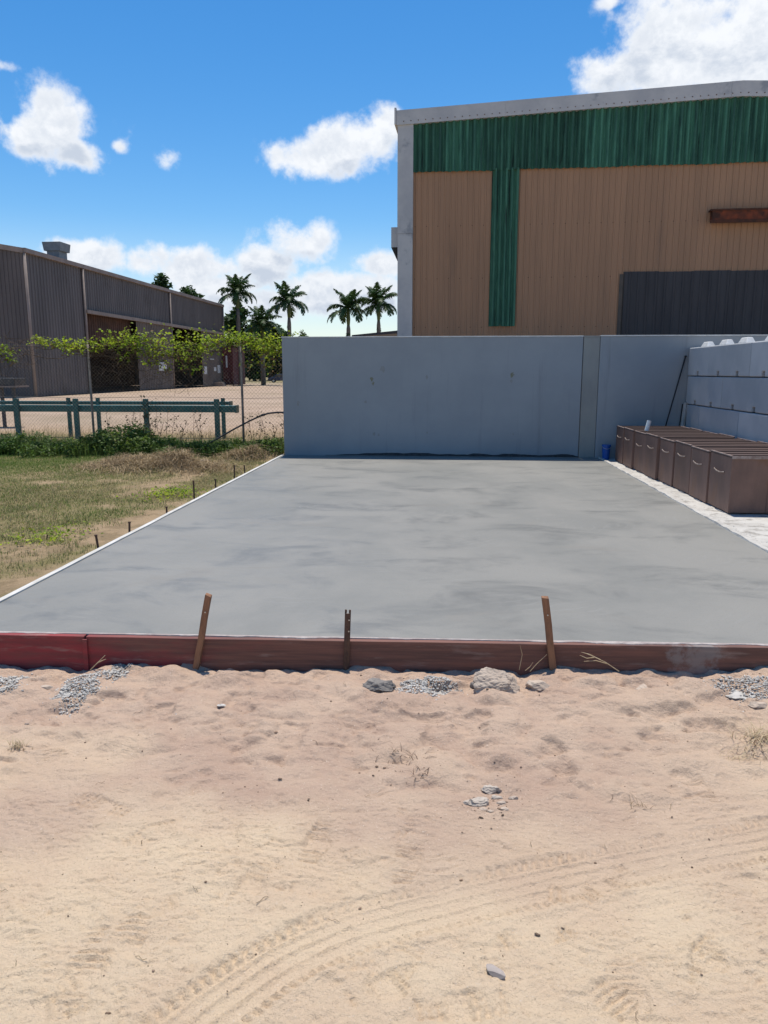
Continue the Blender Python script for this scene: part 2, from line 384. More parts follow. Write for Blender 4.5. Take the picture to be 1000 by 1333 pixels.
def ground_material():
    m = bpy.data.materials.new('ground'); m.use_nodes = True; nt = m.node_tree; N = nt.nodes; L = nt.links; p = N['Principled BSDF']
    p.inputs['Roughness'].default_value = .95; p.inputs['Specular IOR Level'].default_value = .15
    tc = N.new('ShaderNodeTexCoord')
    def nz(sc, det=5, r=.6):
        n = N.new('ShaderNodeTexNoise'); n.inputs['Scale'].default_value = sc; n.inputs['Detail'].default_value = det; n.inputs['Roughness'].default_value = r
        L.new(tc.outputs['Object'], n.inputs['Vector']); return n.outputs[0]
    def at(nm):
        n = N.new('ShaderNodeAttribute'); n.attribute_name = nm; return n.outputs['Fac']
    def rng(x, a, b, c=0., d=1.):
        n = N.new('ShaderNodeMapRange'); n.interpolation_type = 'SMOOTHSTEP'; L.new(x, n.inputs[0])
        for i, v in enumerate((a, b, c, d)): n.inputs[i + 1].default_value = v
        return n.outputs[0]
    def mix(f, a, b):
        n = N.new('ShaderNodeMix'); n.data_type = 'RGBA'; L.new(f, n.inputs[0])
        for i, v in ((6, a), (7, b)):
            if isinstance(v, tuple): n.inputs[i].default_value = (*v, 1)
            else: L.new(v, n.inputs[i])
        return n.outputs[2]
    pale = mix(rng(nz(2.2), .35, .65), (.710, .552, .380), (.665, .500, .345))
    red = mix(rng(nz(3.5), .35, .65), (.555, .405, .298), (.490, .345, .255))
    col = mix(at('loose'), pale, red)
    grit = rng(nz(105, 4, .75), .55, .70, 0, .75); col = mix(grit, col, (.40, .290, .205))
    grit2 = rng(nz(120, 3), .62, .74); col = mix(grit2, col, (.70, .58, .46))
    soil = mix(rng(nz(5), .4, .6), (.33, .235, .135), (.22, .16, .085))
    turf = mix(rng(nz(3.2, 8), .42, .6), (.155, .150, .050), (.24, .195, .095))
    gravel = mix(rng(nz(.35, 9, .7), .35, .65), (.44, .33, .245), (.36, .265, .19))
    gravel = mix(rng(nz(14, 4), .5, .75), gravel, (.25, .185, .13)); gravel = mix(rng(nz(.09, 5), .48, .66, 0, .6), gravel, (.27, .215, .14))
    col = mix(at('yard'), col, gravel)
    col = mix(at('soil'), col, soil)
    col = mix(at('turf'), col, turf)
    L.new(col, p.inputs['Base Color'])
    b = N.new('ShaderNodeBump'); b.inputs['Strength'].default_value = .8; b.inputs['Distance'].default_value = .005
    L.new(nz(240, 4, .7), b.inputs['Height'])
    b2 = N.new('ShaderNodeBump'); b2.inputs['Strength'].default_value = .9; b2.inputs['Distance'].default_value = .016
    L.new(nz(55, 6, .68), b2.inputs['Height']); L.new(b.outputs[0], b2.inputs['Normal']); L.new(b2.outputs[0], p.inputs['Normal'])
    return m
def build_ground():
    xs = axis(-2.85, 2.20, .0090, .14, -15, 9, 700); ys = axis(1.55, 4.45, .0062, .14, -1, 20, 900)
    X, Y = np.meshgrid(xs, ys); Z = full_height(X, Y)
    nx, ny = len(xs), len(ys); V = np.stack([X, Y, Z], -1).reshape(-1, 3)
    i = np.arange(nx * ny).reshape(ny, nx)
    Fq = np.stack([i[:-1, :-1], i[:-1, 1:], i[1:, 1:], i[1:, :-1]], -1).reshape(-1, 4)
    me = np_mesh('ground', V, Fq, ground_material(), True)
    x, y = V[:, 0], V[:, 1]
    n = fbm(x * 1.2, y * 1.2, 101, 3); n2 = fbm(x * .35, y * .35, 103, 3); n3 = fbm(x * 3, y * 3, 105, 3)
    A = {}
    A['loose'] = sst(2.5, 3.25, y + .7 * n + .15 * n3) * (1 - .65 * sst(.3, 2.2, x + .5 * n) * sst(4.6, 3.2, y))
    A['yard'] = sst(20.5, 26.0, y + 2.5 * n2 + 1.5 * n)
    left = sst(-3.0, -3.3, x) * sst(4.6, 5.4, y + .5 * n)
    A['soil'] = left * (1 - sst(20.5, 26.0, y + 2.5 * n2 + 1.5 * n)) * .9
    A['turf'] = np.clip(left * sst(-.12, .25, n * .9 + .35 * n3 + .28 * sst(7, 11, y) + .22 * sst(-3.6, -5.0, x)) * (1 - sst(17.0, 23.0, y + 2.5 * n2 + 2 * n)), 0, 1) * .8
    far = sst(95, 130, y + 12 * n2)
    A['turf'] = np.maximum(A['turf'], far * .75)
    for k, v in A.items():
        a = me.attributes.new(k, 'FLOAT', 'POINT'); a.data.foreach_set('value', np.asarray(v, np.float32))
    o = link('ground', me); o['kind'] = 'structure'
build_ground()

# ------------------------------------------------------------------ slab and apron
def slab_material():
    m = bpy.data.materials.new('fresh_concrete'); m.use_nodes = True; nt = m.node_tree; N = nt.nodes; L = nt.links; p = N['Principled BSDF']
    tc = N.new('ShaderNodeTexCoord')
    def nz(sc, st, det=6, r=.6, dist=0.):
        mp = N.new('ShaderNodeMapping'); mp.inputs['Scale'].default_value = st; L.new(tc.outputs['Object'], mp.inputs[0])
        n = N.new('ShaderNodeTexNoise'); n.inputs['Scale'].default_value = sc; n.inputs['Detail'].default_value = det; n.inputs['Roughness'].default_value = r; n.inputs['Distortion'].default_value = dist
        L.new(mp.outputs[0], n.inputs['Vector']); return n.outputs[0]
    def rng(x, a, b, c=0., d=1.):
        n = N.new('ShaderNodeMapRange'); n.interpolation_type = 'SMOOTHSTEP'; L.new(x, n.inputs[0])
        for i, v in enumerate((a, b, c, d)): n.inputs[i + 1].default_value = v
        return n.outputs[0]
    def mix(f, a, b):
        n = N.new('ShaderNodeMix'); n.data_type = 'RGBA'; L.new(f, n.inputs[0])
        for i, v in ((6, a), (7, b)):
            if isinstance(v, tuple): n.inputs[i].default_value = (*v, 1)
            else: L.new(v, n.inputs[i])
        return n.outputs[2]
    big = nz(.75, (.8, .62, 1), 5, .6, .4); swirl = nz(1.5, (.6, 1.0, 1), 9, .70, .6); fine = nz(6, (.6, 1.2, 1), 7, .7, .8); g = nz(75, (1, 1, 1), 4, .7)
    col = mix(rng(big, .36, .62), (.206, .203, .184), (.246, .237, .212))
    col = mix(rng(swirl, .48, .70, 0, .70), col, (.140, .141, .132))
    col = mix(rng(fine, .56, .74, 0, .28), col, (.255, .249, .230))
    col = mix(rng(nz(1.3, (.5, 1.3, 1), 5, .55, 1.0), .60, .70, 0, .5), col, (.222, .208, .182))
    col = mix(rng(g, .55, .7, 0, .5), col, (.15, .15, .145))
    wv = N.new('ShaderNodeTexWave'); wv.wave_type = 'RINGS'; wv.rings_direction = 'Z'; wv.inputs['Scale'].default_value = 3.4; wv.inputs['Distortion'].default_value = 9.0; wv.inputs['Detail'].default_value = 4; wv.inputs['Detail Scale'].default_value = .8
    mpw = N.new('ShaderNodeMapping'); mpw.inputs['Location'].default_value = (1.3, -9.0, 0); L.new(tc.outputs['Object'], mpw.inputs[0]); L.new(mpw.outputs[0], wv.inputs['Vector'])
    gate = N.new('ShaderNodeMath'); gate.operation = 'MULTIPLY'; L.new(rng(wv.outputs['Fac'], .80, 1.0, 0, .32), gate.inputs[0]); L.new(rng(nz(1.1, (1, 1, 1), 4), .5, .66), gate.inputs[1])
    col = mix(gate.outputs[0], col, (.262, .256, .238))
    L.new(col, p.inputs['Base Color'])
    p.inputs['Specular IOR Level'].default_value = .28
    L.new(rng(swirl, .4, .7, .62, .46), p.inputs['Roughness'])
    b = N.new('ShaderNodeBump'); b.inputs['Strength'].default_value = .35; b.inputs['Distance'].default_value = .006
    L.new(fine, b.inputs['Height']); b2 = N.new('ShaderNodeBump'); b2.inputs['Strength'].default_value = .22; b2.inputs['Distance'].default_value = .002
    L.new(g, b2.inputs['Height']); L.new(b.outputs[0], b2.inputs['Normal']); L.new(b2.outputs[0], p.inputs['Normal'])
    return m
M_SLAB = slab_material()
def grid_plate(name, x0, x1, yf, y1, ztop, zbot, m, nx, ny, amp, edge=0.0):
    """a cast plate with a slightly uneven top; yf(x) is its front edge"""
    V = []; Fs = []
    for j in range(ny + 1):
        for i in range(nx + 1):
            x = x0 + (x1 - x0) * i / nx; ya = yf(x); y = ya + (y1 - ya) * j / ny
            V.append((x, y, ztop))
    V = np.array(V); V[:, 2] += amp * fbm(V[:, 0] * .8, V[:, 1] * .8, 5, 3)
    i = np.arange((nx + 1) * (ny + 1)).reshape(ny + 1, nx + 1)
    Fs = [tuple(q) for q in np.stack([i[:-1, :-1], i[:-1, 1:], i[1:, 1:], i[1:, :-1]], -1).reshape(-1, 4)]
    rim = list(i[0, :]) + list(i[1:, -1]) + list(i[-1, -2::-1]) + list(i[-2:0:-1, 0]); o = len(V)
    low = [(V[k][0], V[k][1], zbot) for k in rim]; n = len(rim)
    b = MB(); b.v = [tuple(q) for q in V] + low
    b.f = Fs + [(rim[k], o + k, o + (k + 1) % n, rim[(k + 1) % n]) for k in range(n)]
    return b.build(name, m, None)
slab = grid_plate('concrete_slab', SX0, SX1, FRONT, SY1, 0.0, -.30, M_SLAB, 40, 60, .004); slab['kind'] = 'structure'
M_APRON = mat('old_pale_concrete', (.43, .41, .375), (.52, .50, .46), 3.0, .9, .5, 60, c3=(.30, .28, .25), s3=7, t3=(.52, .66), bdist=.006)
apron = grid_plate('concrete_apron', SX1 + .034, 14.0, lambda x: 4.6, 14.55, -.012, -.30, M_APRON, 40, 40, .006); apron['kind'] = 'structure'

# slab edge ribs of set cement along the right-hand joint
M_LIP = mat('dried_cement', (.52, .50, .46), (.40, .38, .345), 9, .95, .6, 50, bdist=.01)
b = MB(); n = 160
prof = []
for k in range(n + 1):
    y = 4.62 + (14.52 - 4.62) * k / n
    w = .035 + .02 * vnoise(np.array(y * 5.), np.array(.3), 3) ; h = .016 + .016 * float(vnoise(np.array(y * 8.), np.array(1.3), 4))
    prof.append([(SX1 - .006, y, -.02), (SX1 + .004, y, h), (SX1 + .03 + float(w), y, h * .8), (SX1 + .06 + float(w) * 2, y, -.02)])
V = [q for r in prof for q in r]; Fs = []
for k in range(n):
    for c in range(3): Fs.append((k * 4 + c, k * 4 + c + 1, (k + 1) * 4 + c + 1, (k + 1) * 4 + c))
b.add(V, Fs); o = b.build('cement_lip', M_LIP, None); tag(o, 'rough pale ridge of dried cement along the right edge of the new slab', 'cement ridge')
# splatter crumbs on the apron
def pebble_field(name, pts, sizes, m, parent=None, flat=.6, seed=1):
    r = np.random.default_rng(seed); n = len(pts)
    base = np.array([(1, 0, 0), (-1, 0, 0), (0, 1, 0), (0, -1, 0), (0, 0, 1), (0, 0, -.6), (.62, .6, .5), (-.6, .62, .5), (.6, -.64, .45), (-.62, -.6, .5)], float)
    fc = []
    bm = bmesh.new()
    for q in base: bm.verts.new(q)
    res = bmesh.ops.convex_hull(bm, input=bm.verts); bm.verts.index_update()
    bmesh.ops.triangulate(bm, faces=bm.faces)
    base = np.array([v.co[:] for v in bm.verts]); bm.verts.index_update(); fc = np.array([[v.index for v in f.verts] for f in bm.faces]); bm.free()
    k = len(base)
    ang = r.uniform(0, 6.28, n); jit = r.uniform(.8, 1.2, (n, k, 1)); sc = np.stack([r.uniform(.8, 1.4, n), r.uniform(.6, 1.0, n), np.full(n, flat) * r.uniform(.7, 1.3, n)], 1)
    P = base[None] * jit * sc[:, None] * np.asarray(sizes)[:, None, None]
    c, s = np.cos(ang)[:, None], np.sin(ang)[:, None]
    X = P[..., 0] * c - P[..., 1] * s; Y = P[..., 0] * s + P[..., 1] * c
    V = np.stack([X, Y, P[..., 2]], -1) + np.asarray(pts)[:, None]
    Fq = (fc[None] + (np.arange(n) * k)[:, None, None]).reshape(-1, 3)
    return link(name, np_mesh(name, V.reshape(-1, 3), Fq, m), parent)
yy = RNG.uniform(4.8, 14.4, 500); xx = SX1 + .08 + np.abs(RNG.normal(0, .12, 500))
o = pebble_field('cement_crumbs', np.stack([xx, yy, np.full(500, -.008)], 1), RNG.uniform(.002, .006, 500), M_LIP, None, .5, 3); tag(o, 'pale cement crumbs strewn beside the slab edge', 'crumbs', None, 'stuff')

# ------------------------------------------------------------------ formwork
def board_material():
    m = bpy.data.materials.new('painted_form_board'); m.use_nodes = True; nt = m.node_tree; N = nt.nodes; L = nt.links; p = N['Principled BSDF']
    p.inputs['Roughness'].default_value = .75
    tc = N.new('ShaderNodeTexCoord'); sx = N.new('ShaderNodeSeparateXYZ'); L.new(tc.outputs['Object'], sx.inputs[0])
    def nz(sc, st, det=6):
        mp = N.new('ShaderNodeMapping'); mp.inputs['Scale'].default_value = st; L.new(tc.outputs['Object'], mp.inputs[0])
        n = N.new('ShaderNodeTexNoise'); n.inputs['Scale'].default_value = sc; n.inputs['Detail'].default_value = det; n.inputs['Roughness'].default_value = .65
        L.new(mp.outputs[0], n.inputs['Vector']); return n.outputs[0]
    def rng(x, a, b, c=0., d=1.):
        n = N.new('ShaderNodeMapRange'); n.interpolation_type = 'SMOOTHSTEP'; L.new(x, n.inputs[0])
        for i, v in enumerate((a, b, c, d)): n.inputs[i + 1].default_value = v
        return n.outputs[0]
    def mix(f, a, b):
        n = N.new('ShaderNodeMix'); n.data_type = 'RGBA'; L.new(f, n.inputs[0])
        for i, v in ((6, a), (7, b)):
            if isinstance(v, tuple): n.inputs[i].default_value = (*v, 1)
            else: L.new(v, n.inputs[i])
        return n.outputs[2]
    def ma(op, a, b_):
        n = N.new('ShaderNodeMath'); n.operation = op
        for i, v in enumerate((a, b_)):
            if isinstance(v, (int, float)): n.inputs[i].default_value = v
            else: L.new(v, n.inputs[i])
        return n.outputs[0]
    wood = mix(rng(nz(7, (.25, 1, 5)), .35, .65), (.200, .088, .062), (.115, .056, .043))
    red = mix(rng(nz(5, (.4, 1, 3)), .3, .7), (.33, .035, .038), (.185, .032, .032))
    # paint survives on the left, wears away to the right
    wear = ma('ADD', ma('MULTIPLY', sx.outputs[0], .42), ma('MULTIPLY', ma('SUBTRACT', nz(2.6, (.5, 1, 2.2)), .5), 1.7))
    col = mix(rng(wear, -1.05, -.42), red, wood)
    col = mix(rng(nz(9, (.35, 1, 2.5)), .55, .74, 0, .6), col, (.30, .21, .17))
    g = ma('ADD', nz(11, (1, 1, 1)), rng(ma('ABSOLUTE', ma('SUBTRACT', sx.outputs[0], 1.50), 0), .30, .05, 0, .36))
    col = mix(rng(g, .70, .90, 0, .6), col, (.27, .25, .235))
    L.new(col, p.inputs['Base Color'])
    b = N.new('ShaderNodeBump'); b.inputs['Strength'].default_value = .5; b.inputs['Distance'].default_value = .004
    L.new(nz(22, (.12, 1, 3)), b.inputs['Height']); L.new(b.outputs[0], p.inputs['Normal'])
    return m
M_BOARD = board_material()
M_STAKE = mat('weathered_stake_timber', (.30, .155, .085), (.19, .10, .058), 14, .85, .5, 40, stretch=(2.5, 2.5, .3), bdist=.004)
M_STEEL = mat('rusty_steel', (.15, .085, .055), (.085, .053, .04), 20, .8, .4, 60, metal=.2)
M_NAIL = mat('steel_bright', (.5, .5, .48), None, 5, .4, metal=.8)
fw = thing('form_board', 'long timber form board along the slab front, red paint worn to brown', 'form board', (0, 0, 0))
def front_plank(xa, xb, zt, zb, th, dy):
    b = MB(); n = max(6, int((xb - xa) / .12))
    prof = []
    for k in range(n + 1):
        x = xa + (xb - xa) * k / n; y = FRONT(x) - .002 + dy; wob = .004 * float(vnoise(np.array(x * 2.1), np.array(.7), 5))
        prof.append([(x, y, zb), (x, y, zt + wob), (x, y - th, zt + wob - .001), (x, y - th + wob, zb)])
    V = [q for r in prof for q in r]; Fs = [(0, 1, 2, 3), tuple(4 * n + c for c in (3, 2, 1, 0))]
    for k in range(n):
        for c in range(4): Fs.append((k * 4 + c, k * 4 + (c + 1) % 4, (k + 1) * 4 + (c + 1) % 4, (k + 1) * 4 + c))
    o = b.add(V, Fs).build('plank', M_BOARD, fw); bv(o, .004); return o
jx = on_z(115, 826, 0)[0]
front_plank(-3.14, jx - .006, .006, -.34, .042, 0)
front_plank(jx + .006, 2.96, .004, -.34, .040, 0)
b = MB(); b.box((jx - .012, FRONT(jx) - .056, -.3), (jx + .016, FRONT(jx) - .044, -.012)); b.build('cover_strip', M_BOARD, fw)
# cement skim on the top edge of the boards
M_SKIM = mat('cement_skim', (.44, .39, .36), (.31, .26, .24), 14, .95, .5, 60)
b = MB(); n = 240; V = []; Fs = []
for k in range(n + 1):
    x = -3.05 + (2.92 + 3.05) * k / n; y = FRONT(x)
    w = .050 * max(0, float(fbm(np.array(x * 5.), np.array(.2), 8, 4, .6)) + .02 + .20 * (x > .6) + .10 * (x > -.8) - .12 * (x < -1.9)); h = .0072
    V += [(x, y + .030 + .5 * w, -.004), (x, y + .020, h), (x, y - .002 - w * .55, h + .0015), (x, y - .004 - w * .62, .0)]
for k in range(n):
    for c in range(3): Fs.append((k * 4 + c, k * 4 + c + 1, (k + 1) * 4 + c + 1, (k + 1) * 4 + c))
b.add(V, Fs).build('cement_skim', M_SKIM, fw)
# side form: pale timber batten
M_WHITE = mat('pale_batten', (.62, .60, .56), (.48, .46, .41), 8, .8, .3, 30, stretch=(3, .4, 3))
sf = thing('side_form', 'pale timber edge board along the left side of the slab', 'form board', (0, 0, 0))
for k, (ya, yb) in enumerate(((4.30, 7.9), (7.905, 11.3), (11.305, 14.54))):
    b = MB(); n = 20; V = []; Fs = [(0, 1, 2, 3)]
    for i in range(n + 1):
        y = ya + (yb - ya) * i / n; wob = .005 * float(vnoise(np.array(y * 1.3), np.array(2.2), 6)); x = SX0 - .002
        V += [(x, y, -.25), (x, y, .012 + wob), (x - .047 + wob, y, .012 + wob), (x - .047 + wob, y, -.25)]
    for i in range(n):
        for c in range(4): Fs.append((i * 4 + c, i * 4 + (c + 1) % 4, (i + 1) * 4 + (c + 1) % 4, (i + 1) * 4 + c))
    Fs.append(tuple(4 * n + c for c in (3, 2, 1, 0)))
    o = b.add(V, Fs).build('plank', M_WHITE, sf); bv(o, .003)

def stake(px, y_top, y_bot, px_top, w, th, label, kind):
    base = on_z(px, 840, 0); fx = base[0]; yb_ = FRONT(fx) - .044
    bot = on_y(px, y_bot, yb_ - th / 2); top = on_y(px_top, y_top, yb_ - th / 2 - .004)
    d = Vector(top - bot); d.normalize(); lo = Vector(bot) - d * .22; L_ = (Vector(top) - lo).length
    o = thing('formwork_peg', label, 'peg', lo, 0, 'pegs holding the front form board')
    o.rotation_euler = d.to_track_quat('Z', 'X').to_euler()
    rot = (d.to_track_quat('Z', 'Y').to_matrix().inverted() @ Vector((1, 0, 0)))
    o.rotation_euler = (0, math.atan2(d.x, d.z), 0)
    b = MB()
    if kind == 'wood':
        n = 8; V = []; Fs = [(3, 2, 1, 0)]
        for i in range(n + 1):
            z = (0, .10)[i] if i < 2 else L_ * i / n; tw = .0012 * math.sin(i * 1.7 + px); k = (.25 if i == 0 else 1)
            zt = [0, 0, 0, 0] if i < n else [.004, -.006, .002, .008]
            V += [(-w / 2 * k + tw, -th / 2 * k, z + zt[0]), (w / 2 * k + tw, -th / 2 * k, z + zt[1]), (w / 2 * k + tw, th / 2 * k, z + zt[2]), (-w / 2 * k + tw, th / 2 * k, z + zt[3])]
        for i in range(n):
            for c in range(4): Fs.append((i * 4 + c, i * 4 + (c + 1) % 4, (i + 1) * 4 + (c + 1) % 4, (i + 1) * 4 + c))
        Fs.append(tuple(4 * n + c for c in range(4)))
        q = b.add(V, Fs).build('shaft', M_STAKE, o); bv(q, .002)
        MB().tube([(.002, -th / 2 - .004, L_ - .035 - .07), (.002, -th / 2 + .01, L_ - .105)], .0045, 8).build('nail', M_NAIL, o)
    else:
        # folded angle-iron picket with notched head and punched holes
        t = .005
        b.prism([(-w / 2, -t), (0, -th), (w / 2, -t), (w / 2, 0), (.003, -th + t * 1.6), (-.003, -th + t * 1.6), (-w / 2, 0)], 'z', 0, L_ - .02)
        b.box((-w / 2, -t, L_ - .02), (-w / 6, 0, L_)); b.box((w / 6, -t, L_ - .02), (w / 2, 0, L_))
        b.build('shaft', M_STEEL, o)
        for k in range(2): MB().tube([(w * .28, -t - .0015 - .012, L_ - .06 - .07 * k), (w * .28, -t - .011, L_ - .06 - .07 * k)], .0045, 8).build('hole', M_NAIL, o)
    return o
stake(258, 775, 855, 271, .036, .030, 'wooden peg leaning right, leftmost of the three at the red board', 'wood')
stake(451, 794, 866, 453, .036, .020, 'upright notched steel peg, middle of the three at the front board', 'steel')
stake(720, 778, 872, 710, .040, .030, 'wooden peg leaning left, beside the pale broken stone', 'wood')
# rebar pegs along the left side
for k, (px, yt, yb_, tl) in enumerate(((134, 697, 712, -.02), (173, 680, 692, .01), (218, 660, 667, 0), (253, 626, 648, 0.0), (281, 624, 633, 0), (305, 606, 619, .01), (319, 606, 612, -.01))):
    p = on_z(px, yb_, 0.0); p[0] = min(p[0], SX0 - .085); g0 = float(base_height(np.array(p[0]), np.array(p[1])))
    t_ = on_y(px, yt, p[1]); o = thing('rebar_peg', ('short', 'stubby', 'low', 'tall', 'small', 'dark', 'tiny')[k] + ' rusty steel peg beside the pale edge board, ' + ('nearest to the camera', 'second from the camera', 'third from the camera', 'fourth from the camera, standing highest', 'fifth from the camera', 'sixth from the camera', 'farthest from the camera')[k], 'peg', (p[0], p[1], g0 - .05), 0, 'steel pegs along the left edge board')
    MB().tube([(0, 0, 0), (tl * .5, 0, (t_[2] - g0 + .05) * .6), (tl, 0, t_[2] - g0 + .05)], .011, 7).build('rod', M_STEEL, o)
    MB().tube([(tl, 0, t_[2] - g0 + .042), (tl, 0, t_[2] - g0 + .056)], .0145, 7).build('burred_head', M_STEEL, o)

# ------------------------------------------------------------------ precast boundary wall
WY = 14.55
M_WALL = mat('grey_precast', (.315, .330, .338), (.285, .300, .310), .9, .9, .12, 90, c3=(.235, .245, .25), s3=2.2, t3=(.56, .80), bdist=.004, stretch3=(2.4, 1, .16))
M_PIL = mat('raw_concrete_column', (.315, .310, .280), (.275, .270, .25), 2.5, .95, .3, 40, stretch=(1, 1, .4), bdist=.005)
M_FOOT = mat('dark_base', (.030, .033, .038), (.055, .058, .062), 18, .6, .4, 40, stretch=(1, 1, .5))
M_STAIN = mat('lichen_stain', (.20, .185, .085), (.24, .235, .21), 40, .95)
wt = thing('boundary_wall', 'tall smooth grey precast concrete wall at the back of the slab', 'wall', (0, WY, 0))
wl = on_y(368.5, 515, WY)[0]; p1 = on_y(757, 515, WY)[0]; p2 = on_y(778, 515, WY)[0]; ztop = 2.235
def wall_panel(xa, xb, za, zb, name, m, y0=0.0, y1=.16, bev=.008):
    return MB().box((xa, y0, za), (xb, y1, zb)).build(name, m, wt, bevel=bev)
wall_panel(wl, p1 - .012, -.30, ztop, 'panel', M_WALL)
wall_panel(p2 + .006, 11.0, -.30, ztop + .006, 'panel', M_WALL, 0.004, .162)
wall_panel(p1, p2, -.30, ztop - .004, 'column', M_PIL, .012, .20)
MB().box((p1 - .011, .006, ztop - .003), (p2 + .005, .205, ztop + .021)).build('coping', M_PIL, wt)
M_CAP = mat('sunlit_wall_cap', (.60, .60, .58), (.5, .5, .48), 5, .85)  # paler than the panels: the sunlit top edge is painted in
wall_panel(wl - .008, p1 - .012, ztop + .001, ztop + .022, 'coping', M_CAP, -.006, .166, .004)
wall_panel(p2 + .006, 11.0, ztop + .007, ztop + .028, 'coping', M_CAP, -.004, .168, .004)
# ragged dark strip along the foot of the panel
b = MB(); n = 90; V = []; Fs = []
xa, xb = on_y(424, 590, WY)[0], p1
for k in range(n + 1):
    x = xa + (xb - xa) * k / n; h = .050 + .05 * float(fbm(np.array(x * 3.), np.array(.5), 12, 4)); h *= min(1, k / 14, (n - k) / 3 + .4)
    V += [(x, -.007, .006), (x, -.007, max(.008, h)), (x, .001, max(.009, h + .003))]
for k in range(n):
    for c in range(2): Fs.append((k * 3 + c, k * 3 + c + 1, (k + 1) * 3 + c + 1, (k + 1) * 3 + c))
b.add(V, Fs).build('dark_base_strip', M_FOOT, wt)
# old marks on the panel: thin flakes of lichen and patched ferrule holes
def flake(px, py, r, seed, m=M_STAIN):
    p = on_y(px, py, WY); rr = random.Random(seed); n = 11
    ring = [(p[0] + r * rr.uniform(.45, 1.1) * math.cos(2 * math.pi * k / n), p[2] + 1.4 * r * rr.uniform(.4, 1.1) * math.sin(2 * math.pi * k / n)) for k in range(n)]
    MB().prism(ring, 'y', -.0035, .002).build('stain', m, wt)
M_SMUDGE = mat('grey_smudge', (.255, .255, .245), (.29, .29, .285), 30, .95)
for k, (px, py, r, m) in enumerate(((484, 493, .035, M_STAIN), (486, 499, .03, M_STAIN), (667, 488, .045, M_STAIN), (666, 496, .03, M_SMUDGE), (556, 491, .035, M_SMUDGE), (487, 565, .03, M_SMUDGE), (493, 566, .022, M_SMUDGE), (556, 563, .02, M_SMUDGE), (668, 565, .022, M_SMUDGE), (498, 480, .06, M_SMUDGE), (476, 523, .03, M_SMUDGE), (388, 525, .04, M_SMUDGE))):
    flake(px, py, r, k, m)

# ------------------------------------------------------------------ interlocking block wall
BX = 4.46; RH = .51
M_BLOCK = mat('cast_block', (.46, .465, .47), (.40, .41, .42), 1.6, .9, .3, 50, c3=(.50, .505, .50), s3=2.2, t3=(.55, .75), rand=.10, bdist=.006)
M_SHADE = mat('painted_shade', (.06, .06, .058), (.09, .088, .08), 20, .95)  # dark colour painting the shade in pockets, block joints and pipe end
bw = thing('block_wall', 'wall of large stacked concrete blocks with studded top, right of the steel boxes', 'block wall', (BX, 0, 0))
bjoint = {3: (13.45, 11.65, 9.85, 8.05, 6.25), 2: (12.72, 10.92, 9.12, 7.32, 5.52), 1: (13.74, 11.94, 10.14, 8.34, 6.54), 0: (12.72, 10.92, 9.12, 7.32, 5.52)}
blkcache = {}
def block_mesh(L_, depth=.6, h=RH - .012, pockets=True):
    key = round(L_, 3)
    if key in blkcache: return blkcache[key]
    # outer shape with square lifting pockets cut in the lower edge of the face
    b = MB(); pw, ph, pd = .055, .075, .10
    pos = [L_ * .27, L_ * .73] if L_ > 1.2 else [L_ * .5]
    poly = [(0, 0)]
    for q in pos: poly += [(q - pw, 0), (q - pw, ph), (q + pw, ph), (q + pw, 0)]
    poly += [(L_, 0), (L_, h), (0, h)]
    b.prism(poly, 'x', 0, depth)
    me = b.mesh('block', M_BLOCK); blkcache[key] = (me, pos, pw, ph, pd); return blkcache[key]
M_STUD = mat('sunlit_stud', (.62, .62, .61), (.54, .54, .53), 6, .9, .3, 50)  # paler than the blocks: sunlight on the studs put into the colour
def stud_mesh():
    a, c, h = .18, .12, .085; e, g = .07, .04
    b = MB(); b.add([(-e, -a, 0), (e, -a, 0), (e, a, 0), (-e, a, 0), (-g, -c, h), (g, -c, h), (g, c, h), (-g, c, h)], [(3, 2, 1, 0), (4, 5, 6, 7), (0, 1, 5, 4), (1, 2, 6, 5), (2, 3, 7, 6), (3, 0, 4, 7)])
    return b.mesh('stud', M_STUD)
STUDM = stud_mesh(); POCK = MB().box((.075, -.054, .001), (.085, .054, .074)).mesh('pocket_shade', M_SHADE)  # dark plate paints the shade inside each lifting pocket
rr = random.Random(3)
for row in range(4):
    ys = [14.53] + list(bjoint[row]); zz = row * RH
    for k in range(len(ys) - 1):
        y1, y0 = ys[k], ys[k + 1]; L_ = y1 - y0 - .010
        me, pos, pw, ph, pd = block_mesh(L_)
        o = link('block', me, bw); o.location = (rr.uniform(-.008, .008), y0 + .005, zz + .0); o.rotation_euler = (0, 0, rr.uniform(-.002, .002)); bv(o, .017)
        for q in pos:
            c = link('pocket_shade', POCK, o); c.location = (0, q, 0)
            if row == 3:
                c = link('stud', STUDM, o); c.location = (.12, q + (.02 if k else -.1), RH - .012); bv(c, .012)
# dark core that paints the shade in the joints between blocks
MB().box((.12, 5.6, .0), (.5, 14.5, 4 * RH - .1)).build('core', M_SHADE, bw)

